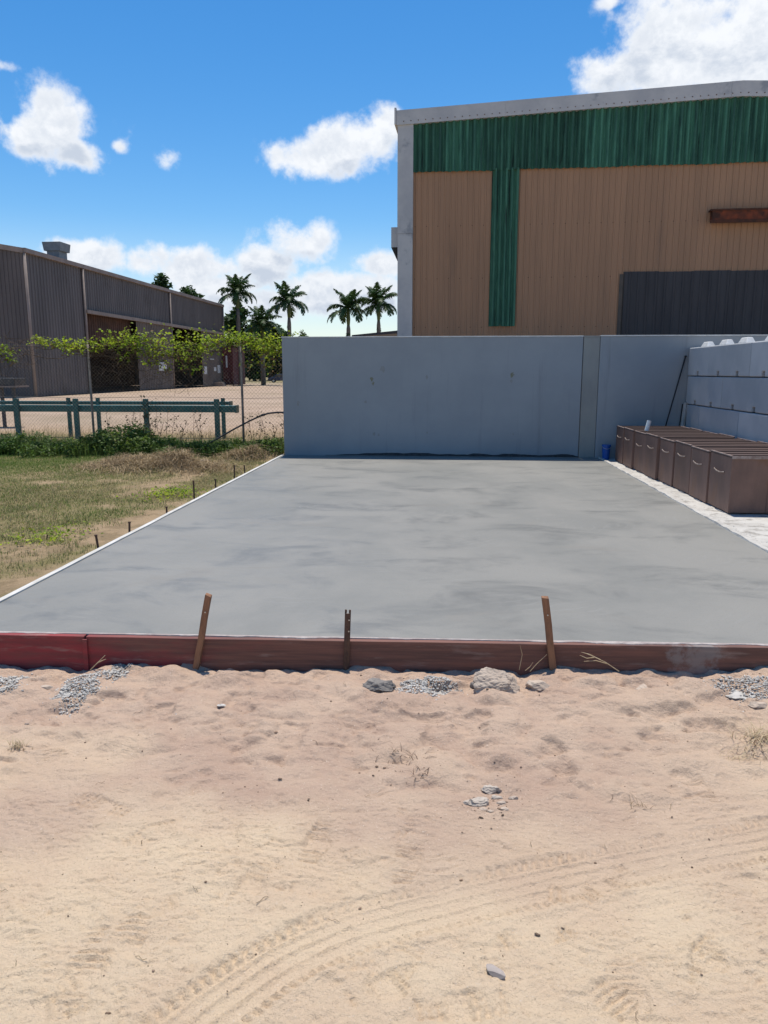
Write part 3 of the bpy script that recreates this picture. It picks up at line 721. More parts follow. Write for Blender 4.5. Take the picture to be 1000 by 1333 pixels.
# ------------------------------------------------------------------ steel boxes
M_RUST = mat('brown_oxidised_steel', (.245, .142, .108), (.178, .106, .082), 3.0, .62, .25, 45, c3=(.225, .115, .066), s3=2.6, t3=(.55, .72), rand=.12, spec=.35, stretch=(1, 1, .45), bdist=.003, stretch3=(1, 1, .5))
M_TOP = mat('brown_box_lid', (.105, .068, .057), (.078, .052, .045), 5, .7, .2, 40, rand=.12, stretch=(.35, 2.4, 1))
M_EDGE = mat('pale_steel_edge', (.42, .33, .29), (.27, .19, .16), 20, .5, metal=.2)  # rim strips, paler than body and lid
M_LOOP = mat('galvanised_loop', (.34, .28, .25), (.22, .17, .145), 30, .5, metal=.3)
bpx = [(950, 668), (917, 652), (885, 637), (857, 624.5), (834, 614), (822.5, 608.5), (809, 602.5), (797.5, 598)]
ysb = [8.85, 9.55, 10.25, 10.95, 11.62, 12.28, 12.95, 13.62, 14.28]
names = ['nearest to the camera, its broad end in view', 'second from the camera', 'third from the camera', 'fourth from the camera', 'fifth from the camera', 'sixth from the camera, touching its neighbour', 'seventh from the camera, behind the white pipe', 'farthest from the camera, against the grey wall']
for k in range(8):
    ya, yb_ = ysb[k], ysb[k + 1] - (.050 if k not in (0, 5) else .016); dep = yb_ - ya
    xl = 3.285 - .018 * k; h = .655 + rr.uniform(-.014, .014); wd = 1.12
    t = thing('steel_box', 'brown rusted steel box with wire loop, ' + names[k], 'steel box', (xl + rr.uniform(-.022, .022), ya, -.012), rr.uniform(-.022, .022), 'row of steel boxes before the block wall')
    body = MB().box((0, 0, .012), (wd, dep, h - .02)).build('body', M_RUST, t, bevel=.006)
    # lid: plate with turned-up rim, slightly sagging ribs
    MB().box((-.006, -.006, h - .0195), (wd + .006, dep + .004, h - .006)).build('lid', M_TOP, t, bevel=.003)
    MB().box((-.008, -.008, h - .0055), (.010, dep + .004, h + .006)).build('lid_rim', M_EDGE, t); MB().box((wd - .01, -.006, h - .0055), (wd + .007, dep + .003, h + .006)).build('lid_rim', M_EDGE, t)
    for j in range(3): MB().box((.02, dep * (j + .5) / 3 - .012, h - .0055), (wd - .02, dep * (j + .5) / 3 + .012, h + .004)).build('lid_rib', M_TOP, t)
    if k == 0:
        MB().box((-.006, -.014, h - .030), (wd + .006, -.0065, h + .004)).build('lid_rim', M_EDGE, t)
        MB().box((.42, -.008, .014), (.47, -.0005, h - .033)).build('seam_strip', M_RUST, t)
        MB().box((-.0035, -.006, .014), (.022, -.0005, h - .033)).build('corner_strip', M_RUST, t)
    zc = h * .70 + rr.uniform(-.025, .025); yc = dep * .52 + rr.uniform(-.04, .04)
    pts = [(-.001, yc - .15, zc + .004), (-.012, yc - .14, zc + .002), (-.020, yc - .06, zc - .006), (-.022, yc + .02, zc - .004), (-.018, yc + .10, zc + .006), (-.010, yc + .15, zc + .012), (-.001, yc + .16, zc + .014)]
    MB().tube(pts, .0085, 6).build('lifting_loop', M_LOOP, t, smooth=True)
# things left on and behind the boxes
M_PVC = mat('white_plastic', (.78, .79, .76), (.72, .73, .70), 5, .5)
p = on_y(842, 557, 12.75); q = on_y(845.5, 546, 12.75)
o = thing('pipe_stub', 'short white plastic pipe stub standing on a steel box lid', 'pipe', (p[0], 12.75, .648), 0)
vx = q[0] - p[0]
MB().tube([(0, 0, 0), (vx, 0, .17)], .034, 14, cap=False).build('tube', M_PVC, o, smooth=True)
MB().tube([(vx * .1, 0, .01), (vx * .9, 0, .155)], .029, 14).build('bore_shade', M_SHADE, o, smooth=True)  # dark plug painting the shade inside the pipe
M_BLACK = mat('black_steel_bar', (.022, .022, .024), (.04, .036, .032), 20, .6)
a = on_y(870, 560, 14.30); c = on_y(893, 463, 14.53)
o = thing('leaning_bar', 'thin black bar leaning against the grey wall behind the boxes', 'bar', (a[0], 14.36, 0))
lo = Vector((-.17, 0, -.01)); hi = Vector((c[0] - a[0], 14.535 - 14.36, c[2]))
MB().tube([lo, lo.lerp(hi, .5), hi], .013, 8).build('rod', M_BLACK, o, smooth=True)
MB().tube([hi - (hi - lo).normalized() * .03, hi], .019, 8).build('end_cap', M_BLACK, o, smooth=True)
M_GREYBAR = mat('pale_timber_offcut', (.45, .43, .40), (.36, .34, .31), 12, .8, .3)
a = on_y(886, 546, 14.43); c = on_y(893.5, 524, 14.43)
o = thing('timber_offcut', 'short pale timber offcut leaning in the corner of the block wall', 'offcut', (a[0], 14.43, 0))
hi = Vector((c[0] - a[0], .03, c[2])); d = hi.normalized(); st = -.62 / d.z if d.z else 0
q = Matrix.Translation(hi * .5) @ d.to_track_quat('Z', 'Y').to_matrix().to_4x4()
L2 = (hi.length) / 2
MB().box((-.035, -.02, -L2), (.035, .02, L2), q).build('face', M_GREYBAR, o, bevel=.003)
MB().box((.036, -.021, -L2), (.075, .019, L2 - .03), q).build('dark_edge', M_BLACK, o)
M_BLUE = mat('blue_plastic', (.015, .085, .36), (.02, .11, .42), 6, .45)
p = on_z(792, 596, 0); o = thing('blue_bucket', 'blue plastic bucket at the foot of the grey wall beside the boxes', 'bucket', (3.045, 14.40, -.012))
b = MB(); b.tube([(0, 0, 0), (0, 0, .26)], [.062, .078], 20).build('pail', M_BLUE, o, smooth=False)
MB().tube([(0, 0, .245), (0, 0, .272)], [.083, .083], 20).build('rim', M_BLUE, o)
MB().tube([(.081 * math.cos(t), -.08 * math.sin(t), .25 - .05 * math.sin(t)) for t in np.linspace(0, math.pi, 11)], .004, 6).build('bail_handle', M_NAIL, o, smooth=True)

# ------------------------------------------------------------------ ribbed sheet helpers
def ribbed(x0, x1, zb, zt, pitch, depth, kind='sin', per=8, phase=0.0):
    """ribbed sheet in the local XZ plane, ribs proud towards -Y. zb, zt: functions of x"""
    if kind == 'sin':
        n = max(2, int(round((x1 - x0) / pitch * per))); xs = np.linspace(x0, x1, n + 1); ys = -depth * (.5 + .5 * np.cos(2 * math.pi * (xs - phase) / pitch))
    else:
        xs = []; ys = []; k0 = math.floor((x0 - phase) / pitch) - 1
        pts = []
        k = k0
        while phase + k * pitch < x1 + pitch:
            c = phase + k * pitch
            pts += [(c - .17 * pitch, 0), (c - .09 * pitch, -depth), (c + .09 * pitch, -depth), (c + .17 * pitch, 0)]; k += 1
        px = np.array([p[0] for p in pts]); py = np.array([p[1] for p in pts])
        xs = np.unique(np.r_[x0, px[(px > x0) & (px < x1)], x1]); ys = np.interp(xs, px, py)
    V = []; F = []
    for x, y in zip(xs, ys): V += [(x, y, zb(x)), (x, y, zt(x))]
    for i in range(len(xs) - 1): F.append((2 * i, 2 * i + 2, 2 * i + 3, 2 * i + 1))
    b = MB(); b.add(V, F); return b

# ------------------------------------------------------------------ big tan shed behind the wall
BA = R_(2.15); BD = (math.cos(BA), -math.sin(BA))
bp = on_y(519.5, 437, 18.0); B0 = (bp[0], bp[1], -.2)
def bu(px, py):
    u, z = on_plane(px, py, (B0[0], B0[1], 0), BD); return u, z + .2
M_TAN = mat('tan_cladding', (.345, .205, .122), (.31, .186, .112), 1.2, .7, .08, 30, c3=(.255, .158, .10), s3=1.0, t3=(.58, .80), stretch=(3, 1, .25), rand=.035, spec=.3, stretch3=(2, 1, .3))
M_GREEN = mat('green_translucent_sheet', (.046, .150, .098), (.022, .076, .054), 9, .6, .1, 30, c3=(.008, .020, .017), s3=6.0, t3=(.58, .72), stretch=(1.2, 1, .10), rand=.30, stretch3=(3.6, 1, .16))
M_GREEN2 = mat('green_strip_sheet', (.060, .180, .118), (.034, .115, .078), 9, .6, .1, 30, c3=(.012, .030, .022), s3=5.2, t3=(.56, .66), stretch=(3.0, 1, .2), rand=.08, stretch3=(5, 1, .12))
M_FLASH = mat('weathered_grey_flashing', (.46, .46, .45), (.38, .385, .39), 1.6, .6, .05, 30, c3=(.27, .285, .30), s3=2.2, t3=(.56, .70), spec=.4, metal=.15)
M_CHAR = mat('charcoal_sheet', (.048, .048, .052), (.036, .036, .040), 2, .6, .05, 30, stretch=(2, 1, .3), rand=.05)
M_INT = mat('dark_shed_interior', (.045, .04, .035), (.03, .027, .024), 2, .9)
M_ROOFT = mat('zinc_roof', (.42, .43, .43), (.34, .35, .355), 1.5, .45, metal=.4)
ts = thing('tan_shed', 'tall tan ribbed shed with green band, behind the grey wall', 'building', B0, -BA)
u_l, z_l = bu(520, 146); u_a, z_a = bu(965, 107.5)
slope = (z_a - z_l) / u_a
W_ = 2 * u_a
top = lambda x: z_l + slope * x if x <= u_a else z_a - slope * (x - u_a)
z_gb = bu(780, 218)[1]                               # lower edge of the green band
band = bu(530, 146)[1] - bu(530, 165)[1]
c0 = bu(537, 300)[0]                                 # inner edge of corner flashing
s0, s1 = bu(639, 300)[0], bu(674, 300)[0]; s_bot = bu(655, 425)[1]
g0, gzt = bu(808, 354)
pit = .128
# tan sheets
xs = [c0]
while xs[-1] < W_ - c0 - .1:
    nx_ = xs[-1] + pit * 6
    for e in (s0, s1):
        if xs[-1] < e - .02 and nx_ > e - .12: nx_ = e; break
    xs.append(min(nx_, W_ - c0))
for a, c in zip(xs[:-1], xs[1:]):
    zb = (lambda x: .1) if not (s0 - .01 < a < s1 - .01) else (lambda x: .1)
    zt = s_bot + .05 if (s0 - .01 < a < s1 - .01) else z_gb + .06
    ribbed(a, c - .001, zb, lambda x: zt, pit, .016, 'trap').build('cladding_sheet', M_TAN, ts, fix=False)
# green band sheets, each lapped on the next
gp = .150; x = c0; k = 0
while x < W_ - c0 - .05:
    c = min(x + gp * 5, W_ - c0); off = -.020 - .006 * (k % 2)
    o = ribbed(x - .02, c, lambda q: z_gb - .02 * ((k * 7) % 3) / 3, lambda q: top(q) - band * .75, gp, .080, 'sin', 12).build('translucent_sheet', M_GREEN, ts, fix=False); o.location.y = off
    x = c; k += 1
for j in range(2):
    a = s0 + (s1 - s0) * j / 2; c = s0 + (s1 - s0) * (j + 1) / 2
    o = ribbed(a - (.01 if j else 0), c, lambda q: s_bot, lambda q: z_gb + .03, (s1 - s0) / 5, .075, 'sin', 12).build('translucent_sheet', M_GREEN2, ts, fix=False); o.location.y = -.012 - .006 * j
# screw rows along the girts
b = MB()
for zr in (bu(780, 290)[1], bu(780, 360)[1], bu(780, 425)[1]):
    x = c0 + .06
    while x < 9.0:
        if not (s0 - .05 < x < s1 + .05) and not (x > g0 - .1 and zr < gzt): b.tube([(x, -.006, zr), (x, .002, zr)], .011, 6)
        x += pit * 2
o = b.build('cladding_screws', M_STEEL, ts); o['kind'] = 'stuff'
# charcoal repair sheets
x = g0 + .06; k = 0
ribbed(g0 - .02, g0 + .10, lambda q: .1, lambda q: gzt - .05, .2, .004, 'trap').build('edge_strip', mat('worn_edge_strip', (.10, .085, .07), (.07, .062, .055), 3, .7), ts, fix=False).location.y = -.020
while x < g0 + 6.0:
    o = ribbed(x, x + .76, lambda q: .1, lambda q: gzt - .012 * (k % 2), .19, .016, 'trap').build('repair_sheet', M_CHAR, ts, fix=False); o.location.y = -.024 - .004 * (k % 2)
    x += .755; k += 1
# barge flashing in lengths, corner flashing, gutter box
def barge(xa, xb, y0, y1):
    V = []
    for y in (y0, y1):
        V += [(xa, y, top(xa) - band), (xb, y, top(xb) - band), (xb, y, top(xb)), (xa, y, top(xa))]
    return MB().add(V, [(0, 1, 2, 3), (7, 6, 5, 4), (0, 4, 5, 1), (1, 5, 6, 2), (2, 6, 7, 3), (3, 7, 4, 0)])
bj = [-.06, bu(658, 150)[0], bu(795, 140)[0], bu(950, 120)[0], u_a, u_a + 2.7, u_a + 5.2, W_ + .06]
for k in range(len(bj) - 1):
    barge(bj[k] + .002, bj[k + 1] + (.02 if k % 2 else 0), -.128 - .004 * (k % 2), .04).build('barge_flashing', M_FLASH, ts)
b = MB(); x = .1
while x < W_:
    b.tube([(x, -.137, top(x) - band * .78), (x, -.127, top(x) - band * .78)], .012, 6); x += .16
o = b.build('barge_screws', M_STEEL, ts); o['kind'] = 'stuff'
for (xa, xb) in ((-.03, c0 + .012), (W_ - c0 - .012, W_ + .03)):
    zt = min(top(xa), top(xb)) - band + .04; zm = bu(528, 305)[1]
    MB().box((xa, -.095, .05), (xb, .09, zm - .004)).build('corner_flashing', M_FLASH, ts)
    MB().box((xa - .006, -.100, zm), (xb + .003, .09, zt)).build('corner_flashing', M_FLASH, ts)
MB().box((-.105, -.14, top(0) - band * .95), (-.062, 24, top(0) + .05)).build('eave_gutter', M_FLASH, ts)
# side awning box seen end-on at the left corner
za = bu(514, 296)[1]; zc = bu(514, 322)[1]; zd = bu(519, 341)[1]; xo = bu(509.5, 310)[0]
MB().prism([(xo, za), (-.032, za), (-.032, zc), (xo, zc)], 'y', -.02, 22).build('awning_fascia', M_FLASH, ts)
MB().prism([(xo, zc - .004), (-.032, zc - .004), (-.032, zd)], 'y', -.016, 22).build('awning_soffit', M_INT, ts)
# rusty beam housing on the wall
ra, rz0 = bu(923, 294); _, rz1 = bu(923, 276)
M_ORANGE = mat('orange_rust', (.20, .050, .022), (.085, .030, .018), 5, .85, .5, 30, c3=(.05, .022, .015), s3=4, t3=(.5, .62))
MB().box((ra, -.20, rz0 + .06), (ra + 3.2, -.028, rz1)).build('rusted_canopy', M_ORANGE, ts, bevel=.01)
b = MB(); b.box((ra - .04, -.22, rz0 + .02), (ra + 3.2, -.19, rz0 + .085)); b.box((ra - .04, -.22, rz1 - .015), (ra + 3.2, -.028, rz1 + .02))
b.build('canopy_angle', mat('dark_rust', (.09, .035, .02), (.05, .025, .018), 9, .9), ts)
# bodies: side walls, roof, back
LEN = 24.0
for sgn, x0 in ((0, 0.0), (1, W_)):
    b = ribbed(0.1, LEN, lambda q: .05, lambda q: top(x0) - .05, .2, .02, 'trap'); o = b.build('side_cladding', M_TAN, ts, fix=False); o.rotation_euler = (0, 0, math.pi / 2); o.location = (x0 + (.0 if sgn else .005), 0, 0)
b = MB(); t_ = .05
for (xa, xb) in ((-.1, u_a), (u_a, W_ + .1)):
    za_, zb_ = top(xa), top(xb)
    b.add([(xa, -.06, za_ - .06), (xb, -.06, zb_ - .06), (xb, LEN, zb_ - .06), (xa, LEN, za_ - .06), (xa, -.06, za_ - .012), (xb, -.06, zb_ - .012), (xb, LEN, zb_ - .012), (xa, LEN, za_ - .012)], [(3, 2, 1, 0), (4, 5, 6, 7), (0, 1, 5, 4), (1, 2, 6, 5), (2, 3, 7, 6), (3, 0, 4, 7)])
b.build('roof', M_ROOFT, ts)
MB().prism([(0.05, .05), (W_ - .05, .05), (W_ - .05, top(W_) - .1), (u_a, z_a - .1), (0.05, z_l - .1)], 'y', LEN - .1, LEN).build('back_wall', M_INT, ts)

# low dark roof glimpsed over the wall
a = on_y(458, 437, 60); c = on_y(560, 431, 60)
lr = thing('carport', 'flat dark roof edge showing just above the grey wall', 'carport', (a[0], 60, -.2))
wd = c[0] - a[0]; hz = a[2] + .2
MB().add([(0, 0, hz - .1), (wd, 0, hz + .35), (wd, 5, hz + .35), (0, 5, hz - .1), (0, 0, hz + .05), (wd, 0, hz + .62), (wd, 5, hz + .62), (0, 5, hz + .05)], [(3, 2, 1, 0), (4, 5, 6, 7), (0, 1, 5, 4), (1, 2, 6, 5), (2, 3, 7, 6), (3, 0, 4, 7)]).build('roof', M_CHAR, lr)
for x in (.3, wd - .3):
    for y in (.3, 4.7): MB().box((x - .06, y - .06, 0), (x + .06, y + .06, hz - .05 + x / wd * .4)).build('post', M_CHAR, lr)

# ------------------------------------------------------------------ long grey shed on the left
SPH = R_(1.02); SD = (math.sin(SPH), math.cos(SPH))
np_ = on_y(45, 517, 53.0); S0 = (np_[0], 53.0, -.2)
def su(px, py):
    s, z = on_plane(px, py, (S0[0], S0[1], 0), SD); return s, z + .2
M_GREY = mat('brown_grey_cladding', (.128, .112, .108), (.100, .088, .086), .5, .6, .05, 20, c3=(.080, .066, .060), s3=.35, t3=(.54, .75), stretch=(1, 1.5, .3), rand=.05)
M_SLIDE = mat('sliding_door_sheet', (.150, .122, .105), (.115, .094, .083), .6, .7, .05, 20, c3=(.115, .080, .055), s3=.5, t3=(.52, .72), rand=.05)
M_TRIM = mat('faded_pink_trim', (.28, .225, .195), (.22, .175, .15), 1.2, .7)
M_BRN = mat('brown_inner_sheet', (.085, .045, .033), (.06, .035, .027), 1.0, .85, rand=.1)
ls = thing('long_shed', 'long dark grey ribbed shed with sliding doors, beyond the fence', 'building', S0, -SPH)
eh = su(29, 325)[1]; sF = su(289, 400)[0]; SLEN = sF
def sside(s0_, s1_, z0, z1, name, m, y=0.0, pitch=.42, dep=.05):
    b = ribbed(s0_, s1_, lambda q: z0, lambda q: z1, pitch, dep, 'trap')
    # turn local (x, -y) into (along +Y, outwards +X)
    b.v = [(-v[1] + y, v[0], v[2]) for v in b.v]
    return b.build(name, m, ls, fix=False)
a1, _ = su(117, 500); a2, _ = su(180, 500); a3, _ = su(224, 500); a4, _ = su(262, 480)
zr1 = su(117, 407)[1]                                  # head of the openings
print('SHED', eh, sF, a1, a2, a3, a4, zr1)
# bays of cladding sheets
def bay(sa, sb, z0, z1, name, m, y=0.0, step=2.52):
    x = sa
    while x < sb - .05:
        e = min(x + step, sb); sside(x, min(e + .04, sb), z0, z1, name, m, y + .008 * (int(round((x - sa) / step)) % 2)); x = e
bay(0.06, a1 - .15, .05, eh - .1, 'cladding_sheet', M_GREY)
bay(a1 - .15, sF, zr1 + .05, eh - .1, 'cladding_sheet', M_GREY)
bay(a2, a3, .08, zr1 + .1, 'sliding_door', M_SLIDE, .14)
bay(a4, sF - .05, .08, zr1 + .1, 'sliding_door', M_SLIDE, .14)
MB().box((.05, a1 - .2, zr1 - .12), (.34, sF, zr1 + .16)).build('door_track', M_TRIM, ls)
for s_ in (0.0, a1 - .15, a3 + .3, sF - .05):
    MB().tube([(.12, s_, 0), (.12, s_, eh - .15)], .11, 8).build('downpipe', M_TRIM, ls, smooth=True)
MB().box((-.12, -.1, eh - .18), (.26, sF + .1, eh + .12)).build('eave_gutter', M_TRIM, ls)
# gable end
RW = 16.0; sl = (su(28, 322)[1] * 0 + .17)
gt = lambda q: eh + (-q) * sl if q > -RW / 2 else eh + (RW + q) * sl
x = 0.0
while x > -RW + .05:
    e = max(x - 2.52, -RW); o = ribbed(e + .003, x, lambda q: .05, lambda q: gt(q) - .1, .30, .05, 'trap').build('gable_sheet', M_GREY, ls, fix=False); x = e
b = MB()
for (xa, xb) in ((0.12, -RW / 2), (-RW / 2, -RW - .12)):
    za_, zb_ = gt(xa), gt(xb)
    b.add([(xa, -.12, za_), (xb, -.12, zb_), (xb, SLEN + .1, zb_), (xa, SLEN + .1, za_), (xa, -.12, za_ + .1), (xb, -.12, zb_ + .1), (xb, SLEN + .1, zb_ + .1), (xa, SLEN + .1, za_ + .1)], [(0, 1, 2, 3), (7, 6, 5, 4), (0, 4, 5, 1), (1, 5, 6, 2), (2, 6, 7, 3), (3, 7, 4, 0)])
b.build('roof', mat('shed_roof_sheet', (.24, .225, .215), (.19, .18, .175), .7, .6), ls)
b = MB()
for (xa, xb) in ((0.10, -RW / 2), (-RW / 2, -RW)):
    b.add([(xa, -.15, gt(xa) - .22), (xb, -.15, gt(xb) - .22), (xb, -.15, gt(xb) + .13), (xa, -.15, gt(xa) + .13), (xa, -.09, gt(xa) - .22), (xb, -.09, gt(xb) - .22), (xb, -.09, gt(xb) + .13), (xa, -.09, gt(xa) + .13)], [(0, 1, 2, 3), (7, 6, 5, 4), (0, 4, 5, 1), (1, 5, 6, 2), (2, 6, 7, 3), (3, 7, 4, 0)])
b.build('barge_board', M_TRIM, ls)
MB().box((-RW, .1, .05), (-RW + .1, SLEN, eh)).build('rear_wall', M_BRN, ls)
MB().box((-RW, SLEN - .1, .05), (-.05, SLEN, eh)).build('end_wall', M_GREY, ls)
x = a1 - .1
MB().box((-12.2, .1, .05), (-12.0, SLEN - .2, eh - .3)).build('inner_partition', M_BRN, ls)
MB().box((-12.0, .1, .0), (.3, SLEN - .2, .03)).build('floor', M_INT, ls)
# upper brown infill sheets set back in the first opening
bay(a1 - .1, a2 + .2, zr1 - 2.2, zr1 + .02, 'infill_sheet', M_BRN, -.5)
# notices on the doors
M_PAPER = mat('white_notice', (.62, .62, .60), (.5, .5, .48), 4, .7)
for (px, py, w, h) in ((208, 477, .75, .85), (213, 478, .35, .7), (265.5, 482, .5, .9), (278, 480.5, .45, .5), (283, 480.5, .55, 1.0), (274, 467.5, .8, .1)):
    s_, z_ = su(px, py); MB().box((.20, s_ - w, z_ - h / 2), (.23, s_ + w, z_ + h / 2)).build('notice', M_PAPER, ls)
# second dark building mass right behind the corner: low lean-to seen at left foot of gable
# roof vent
vs_, vz = su(76, 335); vent = None
v0 = su(76, 330)
VW = 1.25; M_VENT = mat('dull_vent_steel', (.20, .215, .225), (.16, .17, .18), 2, .6, metal=.2)
vx_ = -1.6
def _vpx(s_):
    w = np.array([S0[0] + SD[1] * vx_ + SD[0] * s_, S0[1] - SD[0] * vx_ + SD[1] * s_, 9.5]) - EYE
    return 500 + FPX * (w @ _R) / (w @ _F)
vy_ = min(np.linspace(0, 30, 600), key=lambda q: abs(_vpx(q) - 76))
vb = MB(); vb.box((vx_ - VW / 2 * .8, vy_ - VW / 2, gt(vx_) - .4), (vx_ + VW / 2 * .8, vy_ + VW / 2, gt(vx_) + .75)).build('vent_shaft', M_VENT, ls)
vb = MB(); q = gt(vx_) + .752; e = VW * .60
vb.add([(vx_ - e * .9, vy_ - e, q), (vx_ + e * .9, vy_ - e, q), (vx_ + e * .9, vy_ + e, q), (vx_ - e * .9, vy_ + e, q), (vx_ - e, vy_ - e * 1.1, q + .65), (vx_ + e, vy_ - e * 1.1, q + .65), (vx_ + e, vy_ + e * 1.1, q + .65), (vx_ - e, vy_ + e * 1.1, q + .65)], [(3, 2, 1, 0), (4, 5, 6, 7), (0, 1, 5, 4), (1, 2, 6, 5), (2, 3, 7, 6), (3, 0, 4, 7)])
vb.build('vent_cowl', M_VENT, ls)

# red-brown container at the end of the shed
M_CONT = mat('maroon_container', (.13, .030, .030), (.095, .026, .026), 1.5, .7, rand=.03)
cA = on_z(292, 502.5, -.2); cB = on_y(303.5, 480, cA[1]); ch = on_y(298, 452, cA[1])[2] + .2; cw = cB[0] - cA[0]
co = thing('shipping_container', 'maroon steel container standing at the far end of the grey shed', 'container', (cA[0], cA[1], -.2))
ribbed(0, cw, lambda q: .12, lambda q: ch, .25, .06, 'trap').build('front_panel', M_CONT, co, fix=False)
MB().box((0.02, .01, .12), (cw - .02, 6, ch - .02)).build('body', M_CONT, co)
for x in (-.03, cw - .06): MB().box((x, -.08, 0), (x + .1, .02, ch + .05)).build('corner_post', M_CONT, co)
MB().box((cw * .28, -.09, ch * .48), (cw * .45, -.065, ch * .78)).build('notice', M_PAPER, co)
pl = thing('plank_stack', 'low stack of timber on the ground before the maroon container', 'timber', (cA[0] - .6, cA[1] - 3.0, -.2))
for k in range(3): MB().box((-.4 + .1 * k, -.5, .02 + k * .17), (cw * 1.25 - .1 * k, .6, .18 + k * .17)).build('plank', M_TRIM, pl)

# ------------------------------------------------------------------ chain-link fence
FY = 15.3
M_GALV = mat('dull_galvanised', (.24, .205, .175), (.17, .145, .125), 9, .7, metal=.2)
cf = thing('chain_link_fence', 'old chain-link fence overgrown with vine, left of the grey wall', 'fence', (0, FY, 0))
fxs = [on_y(317, 560, FY)[0], on_y(122, 560, FY)[0]]
fxs += [fxs[1] - (fxs[0] - fxs[1]), fxs[1] - 2 * (fxs[0] - fxs[1]) ]
FT = on_y(317, 447, FY)[2]
for x in fxs:
    po = MB().tube([(x, 0, -.5), (x, 0, FT)], .024, 10).build('post', M_GALV, cf, smooth=True)
    MB().tube([(x, 0, FT), (x, 0, FT + .03)], [.028, .012], 10).build('post_cap', M_GALV, po, smooth=True)
fx0, fx1 = fxs[-1], wl + .05
for z in (FT - .03, FT * .5, .12):
    MB().tube([(x, .0, z + .012 * math.sin(x * 1.9)) for x in np.linspace(fx0, fx1, 24)], .004, 5).build('line_wire', M_GALV, cf)
b = MB(); pitch = .075; zb, zt = -.05, FT - .02; h = zt - zb
for sgn in (1, -1):
    x = fx0 - h
    while x < fx1 + h:
        xa, xb, za, zc = x, x + h, zb, zt
        if sgn < 0: xa, xb = x + h, x
        p = Vector((xa, .006 * sgn, za)); q = Vector((xb, .006 * sgn, zc))
        def cut(p, q, lim, left):
            d = q - p; t = (lim - p.x) / d.x; return p + d * t
        if p.x > q.x: p, q = q, p
        if q.x > fx0 and p.x < fx1:
            if p.x < fx0: p = cut(p, q, fx0, 1)
            if q.x > fx1: q = cut(p, q, fx1, 0)
            b.tube([p, q], .0017, 3, cap=False)
        x += pitch
o = b.build('wire_mesh', M_GALV, cf, fix=False); o['kind'] = 'stuff'

# black poly pipe bowed across the fence foot
M_POLY = mat('black_poly_pipe', (.05, .045, .045), (.08, .072, .068), 12, .55)
pp = [on_y(px, py, 15.0) for px, py in ((262, 583), (285, 570), (305, 558.5), (325, 548), (340, 541), (350, 538), (362, 536.8), (380, 537), (400, 539))]
o = thing('poly_pipe', 'bowed black poly pipe running from the weeds to the grey wall', 'pipe', tuple(pp[0]))
MB().tube([tuple(np.array(q) - pp[0]) for q in pp], .017, 8).build('length', M_POLY, o, smooth=True)
MB().tube([tuple(pp[4] - pp[0]), tuple((pp[4] + pp[5]) / 2 - pp[0])], .023, 8).build('joiner', M_POLY, o, smooth=True)

# ------------------------------------------------------------------ teal rails
M_TEAL = mat('teal_paint', (.012, .110, .105), (.010, .080, .078), 3, .45, .1, 30, c3=(.05, .09, .08), s3=3, t3=(.6, .75), spec=.4)
def rail(y, px_posts, px_a, px_b, py, hgt, label, grp, pw, ph):
    o = thing('teal_rail', label, 'rail', (0, y, -.19), 0, grp)
    xa, xb = on_y(px_a, py, y)[0], on_y(px_b, py, y)[0]; zc = on_y(px_b, py, y)[2] + .19
    bm_ = MB().box((xa, -.075, zc - hgt / 2), (xb, .16, zc + hgt / 2)).build('beam', M_TEAL, o, bevel=.012)
    for q in px_posts:
        x = on_y(q, 540, y)[0]
        MB().box((x - pw, -.078 - 1.3 * pw, -.1), (x + pw, -.078, zc + hgt / 2 + ph)).build('post', M_TEAL, o, bevel=.006)
    MB().box((xb - .012, -.085, zc - hgt / 2 - .012), (xb + .02, .17, zc + hgt / 2 + .012)).build('end_plate', M_TEAL, o)
    return o
rail(19.1, (-120, -48, 26, 102.5, 193, 284.5), -160, 308, 532.5, .17, 'teal steel rail on posts behind the fence, the nearer of two', 'teal rails', .062, .17)
rail(20.4, (-60, 93, 131, 292.5), -160, 300, 525.0, .09, 'teal steel rail behind the fence, the farther of two', 'teal rails', .05, .10)
# raised rack at the far left
M_RACK = mat('grey_rack_steel', (.085, .083, .082), (.06, .058, .058), 3, .7)
ry = 24.0; ra_ = on_y(-90, 497, ry); rb_ = on_y(27, 497, ry)
rk = thing('steel_rack', 'dark steel rack with a broad grey top beam behind the teal rails', 'rack', (rb_[0], ry, -.2))
L_ = rb_[0] - ra_[0]; zt = rb_[2] + .2
MB().box((-L_, -.35, zt - .12), (0, .35, zt + .12)).build('top_beam', M_RACK, rk, bevel=.01)
MB().box((-L_, -.38, zt - .175), (.06, .38, zt - .125)).build('flange', M_TRIM, rk)
for x in (-.12, -.52, -1.9, -L_ + .2): MB().box((x - .04, -.3, 0), (x + .04, -.2, zt - .18)).build('leg', M_RACK, rk)
MB().box((-L_, -.32, .78), (-.3, -.22, .84)).build('cross_bar', M_TEAL, rk)

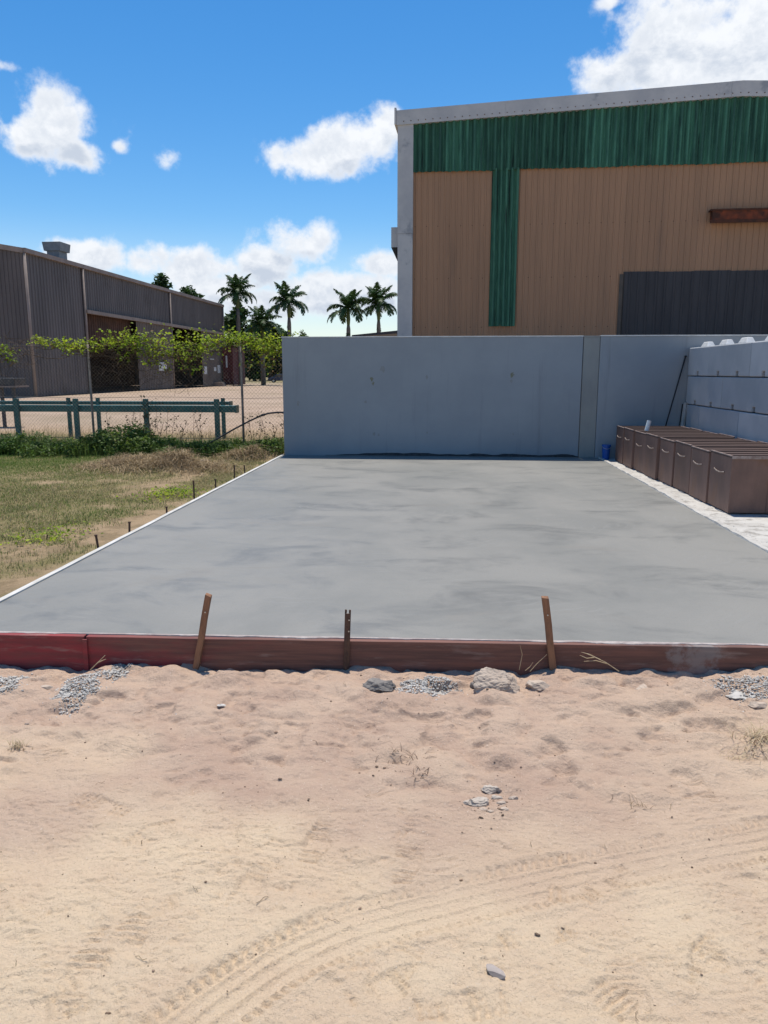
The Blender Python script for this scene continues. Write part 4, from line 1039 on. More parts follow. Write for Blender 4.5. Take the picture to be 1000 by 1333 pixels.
# ------------------------------------------------------------------ vegetation helpers
def blades(name, P, H, Wd, lean, m, parent=None, seed=0, bend=.5, dirs=None):
    """grass blades: P base points (n,3); a tapering bent strip each"""
    r = np.random.default_rng(seed); n = len(P); a = r.uniform(0, 6.283, n) if dirs is None else dirs
    H = np.asarray(H)[:, None]; Wd = np.asarray(Wd)[:, None]; d = np.stack([np.cos(a), np.sin(a), 0 * a], 1); s = np.stack([-np.sin(a), np.cos(a), 0 * a], 1)
    # turn half of the strips broadside so they are seen from any side
    ln = (np.asarray(lean) * r.uniform(.3, 1.4, n))[:, None]; up = np.array([0, 0, 1.])
    p1 = P + H * .5 * (up + d * ln * .45); p2 = P + H * (up * (1 - .25 * ln * bend) + d * ln)
    tw = r.uniform(-1, 1, n)[:, None]; s = s * .8 + d * tw * .6
    V = np.stack([P - s * Wd / 2, P + s * Wd / 2, p1 + s * Wd * .38, p1 - s * Wd * .38, p2], 1).reshape(-1, 3)
    k = (np.arange(n) * 5)[:, None]
    F = np.concatenate([k + np.array([[0, 1, 2]]), k + np.array([[0, 2, 3]]), k + np.array([[3, 2, 4]])], 0)
    return link(name, np_mesh(name, V, F, m), parent)
def leaves(name, P, size, m, parent=None, seed=0, up=.35, aspect=.62, normal=None):
    """leaves folded along the midrib: two triangles each side"""
    r = np.random.default_rng(seed); n = len(P); size = np.asarray(size)[:, None]
    nrm = r.normal(0, 1, (n, 3)); nrm[:, 2] = np.abs(nrm[:, 2]) + up * 2
    nrm /= np.linalg.norm(nrm, axis=1)[:, None]
    t = np.cross(nrm, r.normal(0, 1, (n, 3))); t /= np.linalg.norm(t, axis=1)[:, None]; b_ = np.cross(nrm, t)
    w = size * aspect
    a = P; tip = P + t * size - nrm * size * .18; l = P + t * size * .42 + b_ * w * .5 + nrm * size * .08; rr_ = P + t * size * .42 - b_ * w * .5 + nrm * size * .08; mid = P + t * size * .48
    V = np.stack([a, l, tip, rr_, mid], 1).reshape(-1, 3); k = (np.arange(n) * 5)[:, None]
    F = np.concatenate([k + np.array([[0, 4, 1]]), k + np.array([[1, 4, 2]]), k + np.array([[0, 3, 4]]), k + np.array([[3, 2, 4]])], 0)
    return link(name, np_mesh(name, V, F, m), parent)
def at_z(P2):
    x, y = P2[:, 0], P2[:, 1]; return np.stack([x, y, base_height(x, y)], 1)

M_GR_G = mat('green_grass', (.098, .165, .030), (.140, .190, .045), 2.0, .75, island=.45, trans=.35)
M_GR_D = mat('dry_grass', (.34, .275, .145), (.24, .21, .10), 1.3, .85, island=.45, trans=.25)
M_STRAW = mat('straw', (.40, .30, .175), (.28, .205, .12), 3, .9, island=.4, trans=.15)
M_WEED = mat('weed_leaf', (.070, .130, .022), (.115, .165, .032), 1.8, .6, island=.5, trans=.35)
M_VINE = mat('vine_leaf', (.20, .30, .022), (.32, .38, .030), 1.5, .55, island=.6, trans=.5)
M_STEM = mat('dead_stem', (.13, .085, .055), (.09, .06, .042), 8, .9)
def lawn():
    n = 420000
    P = np.stack([RNG.uniform(-15, -3.18, n), RNG.uniform(5.0, 15.6, n)], 1); x, y = P.T
    d = fbm(x * 1.2, y * 1.2, 101, 3) + .55 * fbm(x * 3, y * 3, 105, 3) + .25 * fbm(x * 9, y * 9, 107, 2)
    lush = sst(10.5, 13.3, y + .8 * fbm(x * .7, y * .7, 111, 2)) * sst(-4.3, -6.3, x)
    prob = np.clip(.33 + 1.1 * d + .25 * sst(7.5, 10, y) + .15 * sst(-3.6, -5, x), 0, 1) * sst(5.2, 6.6, y + .6 * d + .25 * (-3.2 - x)) * sst(-3.2, -3.55, x - .12 * d)
    prob = np.maximum(prob, lush * .95)
    for (cx, cy, a, b_, h) in MOUNDS[:1]: prob *= 1 - .85 * np.exp(-(((x - cx) / a) ** 2 + ((y - cy) / b_) ** 2) * 1.5)
    # thin out what the picture never shows: far left of the near lawn
    keep = (RNG.uniform(0, 1, n) < prob) & (x > -1.0 * y - 2.5)
    P = P[keep]; x, y = P.T; lush = lush[keep]; d = d[keep]
    gn = np.clip(.45 + 1.0 * lush + .5 * fbm(x * .8, y * .8, 115, 3), 0, 1); green = RNG.uniform(0, 1, len(P)) < gn
    Q = at_z(P)
    for nm, m, sel, lab in (('green_grass', M_GR_G, green, 'short green grass of the lawn left of the slab'), ('dry_grass', M_GR_D, ~green, 'dry yellowed grass patches left of the slab')):
        q = Q[sel]; k = len(q); print(nm, k)
        o = blades(nm, q, RNG.uniform(.014, .042, k) * (1 + .2 * (nm == 'dry_grass')) * (1 + .8 * (RNG.uniform(0, 1, k) > .96)), RNG.uniform(.004, .008, k), np.full(k, 1.1), m, None, 5)
        tag(o, lab, 'grass', None, 'stuff')
lawn()
# broadleaf weeds in the lawn
for (px, py, n_, lab) in ((222, 645, 420, 'patch of bright green broadleaf weed beside the tall steel peg'), (60, 703, 200, 'small clump of green weed in the sandy grass at the left edge')):
    c = on_z(px, py, -.06); z = float(base_height(np.array(c[0]), np.array(c[1]))); wo = thing('lawn_weed', lab, 'weed', (c[0], c[1], z))
    q = RNG.normal(0, 1, (n_, 3)) * np.array([.20, .28, .025]) + np.array([0, 0, .045]); q[:, 2] = np.abs(q[:, 2])
    q = q[q[:, 0] + c[0] < SX0 - .12]; lv = leaves('leaf', q, RNG.uniform(.025, .055, len(q)), M_VINE, wo, int(px), .5); lv['kind'] = 'stuff'
    MB().tube([(0, 0, -.02), (.02, 0, .05)], .006, 5).build('stem', M_STEM, wo)
# heap of cut straw
sp = thing('straw_heap', 'low heap of dried cut grass on the lawn beside the slab', 'straw heap', (MOUNDS[0][0], MOUNDS[0][1], 0))
def straw(n, cx, cy, a, b_, hmax, seed, parent, ox, oy):
    r = np.random.default_rng(seed); P = np.stack([r.normal(cx, a * .5, n), r.normal(cy, b_ * .5, n)], 1); Q = at_z(P); Q[:, 2] += r.uniform(-.01, hmax, n) * np.exp(-(((P[:, 0] - cx) / a) ** 2 + ((P[:, 1] - cy) / b_) ** 2))
    Q[:, 0] -= ox; Q[:, 1] -= oy
    o = blades('straw', Q, r.uniform(.05, .16, n), r.uniform(.006, .013, n), r.uniform(1.0, 3.5, n), M_STRAW, parent, seed, 1.0); o['kind'] = 'stuff'; return o
straw(5200, MOUNDS[0][0], MOUNDS[0][1], 1.15, .62, .08, 4, sp, MOUNDS[0][0], MOUNDS[0][1])
straw(1500, -5.7, 12.9, .7, .4, .05, 6, sp, MOUNDS[0][0], MOUNDS[0][1])
s2 = thing('straw_heap', 'small spill of dried grass at the back corner of the slab', 'straw heap', (-3.75, 14.2, 0)); straw(1200, -3.75, 14.2, .5, .35, .05, 8, s2, -3.75, 14.2)

# dense weeds along the foot of the fence
def weeds():
    pts = []; r = np.random.default_rng(12)
    for k in range(340):
        x = r.uniform(-12.5, -3.3); y = FY + r.normal(-.15, .33)
        f = 1.0 if -8.2 < x < -4.2 else .55
        hgt = (.26 + .55 * max(0, .4 + float(fbm(np.array(x * .9), np.array(2.), 14, 2)) * 1.3)) * f
        n = int(80 + 110 * f); rad = r.uniform(.14, .3)
        q = r.normal(0, 1, (n, 3)); q /= np.linalg.norm(q, axis=1)[:, None]; q *= r.uniform(.35, 1, (n, 1)) ** .5
        c = np.array([x, y, float(base_height(np.array(x), np.array(y)))])
        pts.append(c + np.stack([q[:, 0] * rad, q[:, 1] * rad, (q[:, 2] * .5 + .5) * hgt * r.uniform(.6, 1.1)], 1))
    P = np.concatenate(pts); print('weed leaves', len(P))
    o = leaves('fence_weeds', P, r.uniform(.035, .075, len(P)), M_WEED, None, 13, .3); tag(o, 'dense green weeds along the foot of the chain-link fence', 'weeds', None, 'stuff')
    n = 7000; P2 = np.stack([r.uniform(-12.5, -3.25, n), FY + r.normal(-.2, .4, n)], 1)
    o = blades('fence_grass', at_z(P2), r.uniform(.12, .42, n), r.uniform(.006, .012, n), np.full(n, .45), M_GR_G, None, 15); tag(o, 'tall grass standing among the fence weeds', 'grass', None, 'stuff')
    n = 12000; P2 = np.stack([r.uniform(-15.5, -3.2, n), FY + .3 + np.abs(r.normal(0, 3.0, n))], 1)
    o = blades('yard_edge_grass', at_z(P2), r.uniform(.06, .26, n), r.uniform(.006, .012, n), np.full(n, .6), M_GR_D, None, 16); tag(o, 'dry grass between the fence and the gravel yard', 'grass', None, 'stuff')
weeds()
# thin reddish stalks with sparse leaves
M_STALK = mat('red_brown_stalk', (.12, .055, .035), (.09, .05, .035), 8, .9)
M_DKLEAF = mat('dark_sparse_leaf', (.045, .060, .018), (.075, .060, .022), 3, .7, island=.4)
def stalks(name, label, items, seed, leaf_n):
    o = thing(name, label, 'weed', (items[0][0], items[0][1], 0)); r = random.Random(seed); b = MB(); L = []
    for (x, y, h) in items:
        z0 = float(base_height(np.array(x), np.array(y))); p = Vector((x, y, z0)); pts = [p.copy()]; d = Vector((r.uniform(-.25, .25), r.uniform(-.15, .15), 1))
        for i in range(6):
            d = (d + Vector((r.uniform(-.2, .2), r.uniform(-.2, .2), .12))).normalized(); p = p + d * h / 6; pts.append(p.copy())
            if i > 0:
                for _ in range(leaf_n): L.append(p + Vector((r.uniform(-.09, .09), r.uniform(-.06, .06), r.uniform(-.07, .07))))
            if i in (2, 3, 4):
                q = p + Vector((r.uniform(-.16, .16), r.uniform(-.1, .1), r.uniform(.06, .16))); b.tube([p, q], [.0035, .002], 4)
                for t in (.5, .8, 1): L.append(p.lerp(q, t))
        b.tube(pts, [.006 - .0006 * i for i in range(7)], 5)
    s = b.build('stalk', M_STALK, o); s['kind'] = 'stuff'
    s.location = (-items[0][0], -items[0][1], 0)
    P = np.array([tuple(q) for q in L]); lv = leaves('leaf', P, RNG.uniform(.03, .06, len(P)), M_DKLEAF, o, seed, .1); lv['kind'] = 'stuff'; lv.location = (-items[0][0], -items[0][1], 0)
r_ = random.Random(2)
xsw = [on_y(px, 560, FY)[0] for px in (140, 152, 165, 176, 183, 203, 207, 212, 220, 231, 243, 256, 262, 268)]
stalks('tall_weed', 'thin red-brown stalks rising from the weeds before the teal rails', [(x, FY + r_.uniform(-.3, .2), r_.uniform(.65, 1.0) + (.35 if 190 < k * 12 < 0 else 0)) for k, x in enumerate(xsw)], 3, 1)
stalks('tall_weed', 'bushy dark climbing weed in front of the middle teal post', [(on_y(px, 560, FY)[0], FY - .1, h) for px, h in ((196, 1.1), (201, 1.25), (205, .95), (190, .8))], 5, 5)
stalks('tall_weed', 'sparse dark-leaved weed between the fence post and the grey wall', [(on_y(px, 560, FY)[0], FY - .05, h) for px, h in ((330, .85), (340, .7), (350, .95), (357, .6), (364, .8))], 7, 3)

# vine along the fence top
def vine():
    r = np.random.default_rng(21); o = thing('fence_vine', 'bright green climbing vine trailing along the top of the chain-link fence', 'vine', (0, FY, 0))
    path = [(48, 446, 3, .35), (52, 440, 4, .6), (58, 444, 5, .8), (66, 447, 6, 1), (78, 449, 5, 1), (86, 448, 7, 1), (93, 455, 8, .9), (100, 451, 8, 1.2), (108, 450, 9, 1.3), (116, 449, 9, 1.3), (124, 448, 9, 1.2), (132, 450, 8, 1),
            (139, 433, 4, .5), (143, 441, 6, .7), (150, 446, 9, 1), (160, 446, 13, 1.5), (168, 440, 13, 1.6), (176, 446, 15, 1.8), (184, 445, 16, 1.8), (192, 448, 17, 2), (200, 452, 19, 2.2), (208, 458, 22, 2.3), (216, 456, 24, 2.4), (224, 454, 25, 2.5), (232, 452, 24, 2.4), (240, 452, 24, 2.4), (248, 452, 23, 2.3), (256, 452, 21, 2.2), (264, 448, 18, 2), (272, 446, 15, 1.8), (280, 445, 13, 1.6), (288, 442, 12, 1.6), (296, 441, 12, 1.6), (304, 442, 11, 1.4), (312, 441, 11, 1.3), (320, 442, 10, 1.2), (330, 445, 11, 1.5), (338, 448, 13, 1.9), (346, 449, 15, 2.2), (354, 450, 17, 2.4), (362, 452, 18, 2.4), (370, 453, 18, 2),
            (163, 468, 9, .5), (196, 470, 9, .6), (212, 476, 8, .6), (240, 474, 9, .8), (252, 482, 6, .5), (258, 478, 6, .4), (320, 474, 8, .4), (345, 470, 12, .9), (358, 472, 12, .9), (2, 452, 7, .8), (8, 458, 6, .8), (12, 468, 5, .6), (-12, 450, 10, 1.5), (-30, 448, 12, 2), (-50, 450, 12, 2)]
    P = []
    for (px, py, sp_, k) in path:
        n = int(64 * k * (.45 + .9 * r.random())); c = on_y(px, py, FY); s = sp_ / FPX * FY * .62
        P.append(np.stack([r.normal(c[0], max(s, .07), n), r.normal(0, .13, n), r.normal(c[2], s * .8, n)], 1))
    P = np.concatenate(P); print('vine leaves', len(P))
    dead = r.random(len(P)) < .13 + .25 * (P[:, 2] < FT - .22)
    lv = leaves('foliage', P[~dead], r.uniform(.038, .090, (~dead).sum()), M_VINE, o, 22, .25); lv['kind'] = 'stuff'
    lv = leaves('withered_foliage', P[dead] - np.array([0, 0, .05]), r.uniform(.035, .08, dead.sum()), mat('withered_leaf', (.20, .13, .05), (.13, .085, .04), 2, .8, island=.4, trans=.2), o, 23, .0); lv['kind'] = 'stuff'
    b = MB(); rr2 = random.Random(9)
    for k in range(26):
        x = rr2.uniform(fx0, fx1 - .2); z = FT - rr2.uniform(-.02, .25); pts = []
        dx = rr2.choice((-1, 1)) * rr2.uniform(.08, .16)
        for i in range(9): pts.append((x, rr2.uniform(-.03, .03), z)); x += dx; z += rr2.uniform(-.06, .05)
        b.tube(pts, .006, 4)
    s = b.build('runner', M_STEM, o); s['kind'] = 'stuff'
    # dead tangle hanging in the fence
    d = MB()
    for (pxa, pxb, pya, pyb, n) in ((128, 200, 442, 495, 190), (-60, 40, 440, 490, 170), (200, 262, 460, 500, 90)):
        for k in range(n):
            p = on_y(rr2.uniform(pxa, pxb), pya + (pyb - pya) * rr2.random() ** 1.5, FY); x, z = p[0], p[2]; y = rr2.uniform(-.12, .12); pts = []; a = rr2.uniform(0, 6.28)
            for i in range(6):
                pts.append((x, y, z)); a += rr2.uniform(-.6, .6); x += math.cos(a) * .07; z += math.sin(a) * .055 - .012; y += rr2.uniform(-.03, .03)
            d.tube(pts, .0035, 3, cap=False)
    s = d.build('dead_tangle', M_STEM, o, fix=False); s['kind'] = 'stuff'
vine()

# ------------------------------------------------------------------ palms and trees
M_TRUNK = mat('palm_trunk', (.20, .175, .15), (.13, .115, .10), 3, .9, .3, 20)
M_SHAFT = mat('palm_crownshaft', (.075, .115, .040), (.095, .12, .05), 2, .6)
M_FROND = mat('palm_frond', (.032, .075, .020), (.050, .095, .026), .6, .5, island=.35, trans=.25)
M_BARK = mat('tree_bark', (.12, .095, .07), (.08, .065, .05), 4, .95, .4, 20)
M_CROWN = mat('tree_leaf', (.028, .062, .016), (.045, .085, .022), .4, .6, island=.45, trans=.25)
M_CROWN2 = mat('light_tree_leaf', (.060, .115, .022), (.085, .135, .030), .5, .6, island=.45, trans=.35)
def frond_mesh(L_, droop, seed, width=.62, up0=.9):
    r = np.random.default_rng(seed); V = []; F = []; n = 26; pts = []
    ang = up0; p = np.array([0., 0., 0.])
    for i in range(n + 1):
        pts.append(p.copy()); ang -= droop / n * (.4 + 1.3 * i / n); p = p + np.array([math.cos(ang), 0, math.sin(ang)]) * L_ / n
    pts = np.array(pts); b = MB(); b.tube([tuple(q) for q in pts[::2]], [max(.012, .05 * (1 - i / 13)) for i in range(len(pts[::2]))], 4)
    for i in range(3, n):
        f = i / n; ll = width * L_ * .42 * math.sin(math.pi * min(1, f * .80 + .16)) * r.uniform(.8, 1.1); t = pts[i + 1] - pts[i - 1]; t /= np.linalg.norm(t)
        for sgn in (-1, 1):
            for rep in range(2):
                d = np.array([0, sgn, 0]) * .8 + t * r.uniform(.35, .75) + np.array([0, 0, r.uniform(-.75, .15)]); d /= np.linalg.norm(d)
                q0 = pts[i] + t * (.0 + .5 * rep) * L_ / n; w = t * .10 * L_ / 3
                tip = q0 + d * ll + np.array([0, 0, -.18 * ll]); mid = q0 + d * ll * .5
                b.add([q0 - w * .5, q0 + w * .5, mid + w * .6, mid - w * .6, tip], [(0, 1, 2, 3), (3, 2, 4)])
    return b.mesh('frond', M_FROND, fix=False)
FR = [frond_mesh(3.0, d, k, .62, u) for k, (d, u) in enumerate(((.9, 1.35), (1.5, 1.05), (1.9, .75), (2.1, .40), (1.6, .10)))]
def palm(px, py_crown, y, span, label, seed, lean=0.0, base_px=None):
    c = on_y(px, py_crown, y); o = thing('royal_palm', label, 'palm', (c[0], y, -.2), 0, 'palms beyond the yard'); r = random.Random(seed); H = c[2] + .2
    k = span / 6.0; sh = 1.7 * k
    k *= .86
    MB().tube([(-lean, 0, 0), (-lean * .6, 0, H * .4), (-lean * .2, 0, H * .75), (0, 0, H - sh)], [.34 * k, .30 * k, .27 * k, .19 * k], 10).build('trunk', M_TRUNK, o, smooth=True)
    MB().tube([(0, 0, H - sh - .02), (0, 0, H - sh * .6), (0, 0, H - sh * .15), (0, 0, H + .1)], [.20 * k, .27 * k, .20 * k, .10 * k], 10).build('crownshaft', M_SHAFT, o, smooth=True)
    # dead hanging sheath below the crown
    nf = 21
    for i in range(nf):
        q = link('frond', FR[min(4, int(i / nf * 5))], o); q.location = (0, 0, H - .05); q.rotation_euler = (r.uniform(-.25, .25), 0, i * 2.399 + r.uniform(-.3, .3)); s = k * 1.16 * r.uniform(.86, 1.08); q.scale = (s, s, s)
    for i in range(5):
        q = link('dead_frond', FR[4], o); q.location = (0, 0, H - sh * 1.35); q.rotation_euler = (0, .9 + r.uniform(-.2, .3), i * 1.26 + r.uniform(-.3, .3)); s = k * r.uniform(.28, .42); q.scale = (s, s, s)
    return o
palm(309, 382, 100, 6.6, 'tallest royal palm, left of the others above the grey shed corner', 1)
palm(376, 394, 100, 6.6, 'royal palm above the left end of the grey wall', 2)
palm(453.5, 403, 96, 6.6, 'royal palm above the wall, left one of the close pair', 3)
palm(493, 397, 98, 6.6, 'royal palm nearest the tan shed, right one of the close pair', 4)
palm(341, 424, 104, 7.0, 'low bushy palm between the two left royal palms', 6)
def tree(px_c, py_top, py_bot, half_px, y, label, seed, m=M_CROWN, n=2600, name='broadleaf_tree', leaf=.42, dens=1.0, cb=None):
    c = on_y(px_c, py_top, y); r = random.Random(seed); rn = np.random.default_rng(seed)
    H = c[2] + .2; hb = max(.3, on_y(px_c, py_bot, y)[2] + .2) if cb is None else cb; rad = half_px / FPX * y
    o = thing(name, label, 'tree', (c[0], y, -.2))
    b = MB(); th = hb + (H - hb) * .35; b.tube([(0, 0, 0), (.1, 0, th * .5), (0, 0, th)], [rad * .09 + .08, rad * .07 + .06, rad * .04 + .04], 9); b.build('trunk', M_BARK, o, smooth=True)
    clumps = []
    for k in range(24):
        a = r.uniform(0, 6.28); rr_ = rad * (r.random() ** .6) * .8; z = hb + (H - hb) * r.uniform(.12, .86); f = math.sin(math.pi * min(.97, max(.12, (z - hb) / (H - hb) * .8 + .18)))
        clumps.append((math.cos(a) * rr_ * f, math.sin(a) * rr_ * f, z, rad * r.uniform(.22, .40)))
    clumps.append((0, 0, H - rad * .25, rad * .3))
    lb = MB()
    for q in clumps[::3]: lb.tube([(0, 0, th * .75), (q[0] * .5, q[1] * .5, (th * .8 + q[2]) / 2), q[:3]], [rad * .04 + .03, rad * .025 + .02, .02], 5)
    lb.build('limb', M_BARK, o)
    P = []
    for q in clumps:
        k = n // len(clumps); v = rn.normal(0, 1, (k, 3)); v /= np.linalg.norm(v, axis=1)[:, None]; v *= rn.uniform(.2, 1.0, (k, 1)) ** .45
        P.append(np.array(q[:3]) + v * q[3] * np.array([1.2, 1.2, .95]))
    P = np.concatenate(P); lv = leaves('crown', P, rn.uniform(.6, 1.25, len(P)) * leaf, m, o, seed, .25); lv['kind'] = 'stuff'; return o
tree(210, 357, 420, 15, 96, 'tree top poking above the roof of the grey shed', 31, n=2200, leaf=.6, cb=7.0)
tree(243, 374, 420, 26, 100, 'flat tree top just above the far end of the grey shed roof', 32, n=3600, leaf=.65, cb=6.0)
tree(312, 400, 490, 30, 150, 'dark tree behind the far corner of the grey shed', 33, n=7000, leaf=1.05, cb=.5)
tree(350, 422, 492, 34, 155, 'dark rounded tree behind the low bushy palm', 34, n=7000, leaf=1.05, cb=.5)
tree(330, 436, 494, 20, 146, 'small dark tree left of the parked blue car', 35, n=4500, leaf=.9, cb=.4)
tree(366, 430, 478, 24, 165, 'dark tree over the parked blue car beside the wall end', 36, n=5000, leaf=.8, cb=2.5)
tree(394, 431, 470, 10, 60, 'light green shrub peeping over the left end of the wall', 37, M_CROWN2, 900, 'shrub', .22)
tree(381, 434, 470, 7, 62, 'small pale shrub at the wall end below a royal palm', 38, M_CROWN2, 600, 'shrub', .2)
# far scrub on the horizon
def scrub():
    r = np.random.default_rng(41); P = []
    for k in range(420):
        x = r.uniform(-260, 200); y = r.uniform(230, 300); h = r.uniform(3.0, 7.0); rad = r.uniform(3, 6.5); n = 70
        v = r.normal(0, 1, (n, 3)); v /= np.linalg.norm(v, axis=1)[:, None]; v *= r.uniform(.3, 1, (n, 1)) ** .5
        P.append(np.array([x, y, -.2 + h * .5]) + v * np.array([rad, rad, h * .5]))
    P = np.concatenate(P); o = leaves('far_scrub', P, r.uniform(.9, 1.9, len(P)), M_CROWN, None, 42, .2); tag(o, 'distant belt of dark green scrub along the horizon', 'scrub', None, 'stuff')
scrub()

# ------------------------------------------------------------------ parked car far off
M_CAR = mat('dark_blue_paint', (.018, .035, .085), (.015, .030, .075), 2, .3, spec=.5); M_GLASS = mat('car_glass', (.02, .025, .03), None, 2, .1, spec=.6); M_TYRE = mat('tyre_rubber', (.012, .012, .012), None, 3, .9)
M_LAMP = mat('car_lamp', (.75, .75, .72), None, 3, .3)
p = on_z(367, 498, -.2); cy = p[1]
car = thing('parked_car', 'dark blue car parked far off beside the wall end', 'car', (p[0], cy, -.2), R_(8))
prof = [(-2.15, .35), (-2.2, .75), (-1.35, .95), (-.75, 1.42), (.85, 1.46), (1.6, .98), (2.15, .88), (2.2, .38)]
MB().prism(prof, 'y', -.85, .85).build('body', M_CAR, car, bevel=.06)
b = MB().prism([(-1.22, .97), (-.72, 1.36), (-.02, 1.39), (-.02, .97)], 'y', -.862, -.8).build('window', M_GLASS, car)
MB().prism([(.04, .97), (.04, 1.39), (.8, 1.39), (1.4, .98)], 'y', -.862, -.8).build('window', M_GLASS, car)
for x in (-1.35, 1.35):
    for y in (-.78, .78):
        w = MB().tube([(x, y - .1, .32), (x, y + .1, .32)], .33, 16).build('wheel', M_TYRE, car); MB().tube([(x, y - .115, .32), (x, y + .115, .32)], .19, 12).build('rim', M_NAIL, w)
for y in (-.6, .6): MB().box((-2.24, y - .2, .62), (-2.17, y + .2, .76)).build('headlight', M_LAMP, car)

# ------------------------------------------------------------------ rubble and litter on the sand
M_CONC = mat('broken_concrete', (.50, .405, .32), (.40, .315, .245), 12, .95, .6, 60, c3=(.30, .255, .21), s3=22, t3=(.55, .68), bdist=.008)
M_CONCG = mat('grey_broken_concrete', (.56, .53, .48), (.44, .41, .365), 16, .95, .6, 60, c3=(.27, .255, .235), s3=30, t3=(.54, .68), island=.18, bdist=.006)
M_CONCD = mat('dark_rubble', (.25, .225, .20), (.17, .155, .14), 14, .95, .6, 60, bdist=.006)
M_CONCD2 = mat('crumbled_grey', (.50, .43, .355), (.38, .32, .265), 20, .95, .7, 70, bdist=.006)
def rock_mesh(name, sx, sy, sz, seed, m, sub=3, rough=.28, flat=.0):
    bm = bmesh.new(); bmesh.ops.create_icosphere(bm, subdivisions=sub, radius=1.0); r = random.Random(seed)
    planes = [(Vector((r.uniform(-1, 1), r.uniform(-1, 1), r.uniform(-.7, 1))).normalized(), r.uniform(.55, .85)) for _ in range(9)]
    planes.append((Vector((r.uniform(-.15, .15), r.uniform(-.15, .15), 1)).normalized(), .62 - flat))
    off = Vector((r.uniform(0, 50), r.uniform(0, 50), r.uniform(0, 50)))
    from mathutils import noise as mn
    for v in bm.verts:
        for n_, d in planes:
            e = v.co.dot(n_) - d
            if e > 0: v.co -= n_ * e
        q = v.co * 2.6 + off; v.co *= 1 + rough * .5 * mn.noise(q) + rough * .3 * mn.noise(q * 2.7) + rough * .22 * mn.noise(q * 6.1)
        v.co = Vector((v.co.x * sx, v.co.y * sy, v.co.z * sz))
    me = bpy.data.meshes.new(name); bm.to_mesh(me); bm.free(); me.materials.append(m); return me
def rock(px, py, w_px, h_px, label, seed, m, name='rubble_chunk', cat='rubble', sink=.38, flat=0., rot=0., sub=3, thin=.5, rough=.28, group=None):
    """chunk whose visible middle sits at (px,py)"""
    p = on_z(px, py + h_px * .35, -.16); z = gz(p[0], p[1]); p = on_z(px, py + h_px * .35, z); dist = np.linalg.norm(p - EYE)
    sx = w_px / FPX * dist / 2 * 1.12; sz = h_px / FPX * dist / 2 * thin * 1.6; sy = sx * .62
    o = tag(link(name, rock_mesh(name, sx, sy, sz, seed, m, sub, rough, flat)), label, cat, group); o.location = (p[0], p[1] + sy * .2, z + sz * (1 - 2 * sink) * .6); o.rotation_euler = (0, 0, rot); return o
rock(645, 885, 62, 33, 'largest pale broken concrete chunk before the form board', 3, M_CONC, sub=5, thin=.66, sink=.25).rotation_euler = (.38, .05, .2)
rock(703, 888, 30, 20, 'small pale wedge of concrete right of the largest chunk', 5, M_CONC, thin=.5, sink=.3, sub=4)
rock(490, 888, 42, 24, 'dark rough lump of rubble below the notched steel peg', 7, M_CONCD, thin=.6, sub=4, rough=.45)
rock(843, 893, 32, 13, 'small flat concrete chip before the brown board on the right', 9, M_CONC, thin=.5, sub=4)
rock(85, 868, 20, 14, 'small white lump of concrete before the red board', 11, M_CONCG, thin=.6, sub=3)
rock(645, 1262, 24, 13, 'smooth grey pebble lying alone in the pale foreground sand', 13, mat('grey_pebble', (.37, .32, .285), (.31, .265, .235), 18, .85), 'pebble', 'pebble', thin=.42, rough=.08, rot=-.7)
rock(62, 893, 16, 8, 'brown clod left of the grey cement spill', 15, M_CONC, thin=.5)
rock(617, 888, 13, 16, 'small brown-grey stone touching the largest chunk on its left', 16, M_CONCD, thin=.5)
rock(990, 915, 22, 12, 'small pale stone at the right edge near the gravel spill', 17, M_CONC, thin=.5)
rock(240, 928, 26, 8, 'thin flat grey chip lying in the reddish sand', 19, M_CONCG, thin=.35, flat=.25)
rock(288, 917, 10, 5, 'tiny pale chip on the reddish sand right of the flat grey chip', 20, M_CONCG, thin=.4)
rock(35, 942, 5, 4, 'tiny dark pebble at the left edge above the yellow tuft', 24, M_CONCD, thin=.6)
rock(862, 920, 12, 8, 'small brown clod on the sand below the flat concrete chip', 26, M_CONCD, thin=.6)
for k, (px, py, w, h) in enumerate(((622, 1040, 26, 16), (641, 1024, 24, 15), (610, 1042, 14, 9), (630, 1052, 14, 8), (652, 1044, 12, 8), (668, 1037, 11, 8), (640, 1055, 10, 6), (657, 1052, 11, 6), (646, 1036, 14, 9))):
    rock(px, py, w, h, ('grey crumbled lump, front left of the small rubble cluster', 'pale grey lump, rearmost of the small rubble cluster', 'small grey lump at the left of the rubble cluster', 'brown clod at the front of the rubble cluster', 'reddish clod at the right of the rubble cluster', 'round brown pebble just right of the rubble cluster', 'tiny brown clod lowest in the rubble cluster', 'flat reddish flake low right in the rubble cluster', 'grey lump in the middle of the rubble cluster')[k], 60 + k, (M_CONCD2 if k in (0, 1, 2, 8) else M_CONC), thin=.6, rough=.45, sink=.52, sub=4, group='crumbled cluster in the foreground sand')
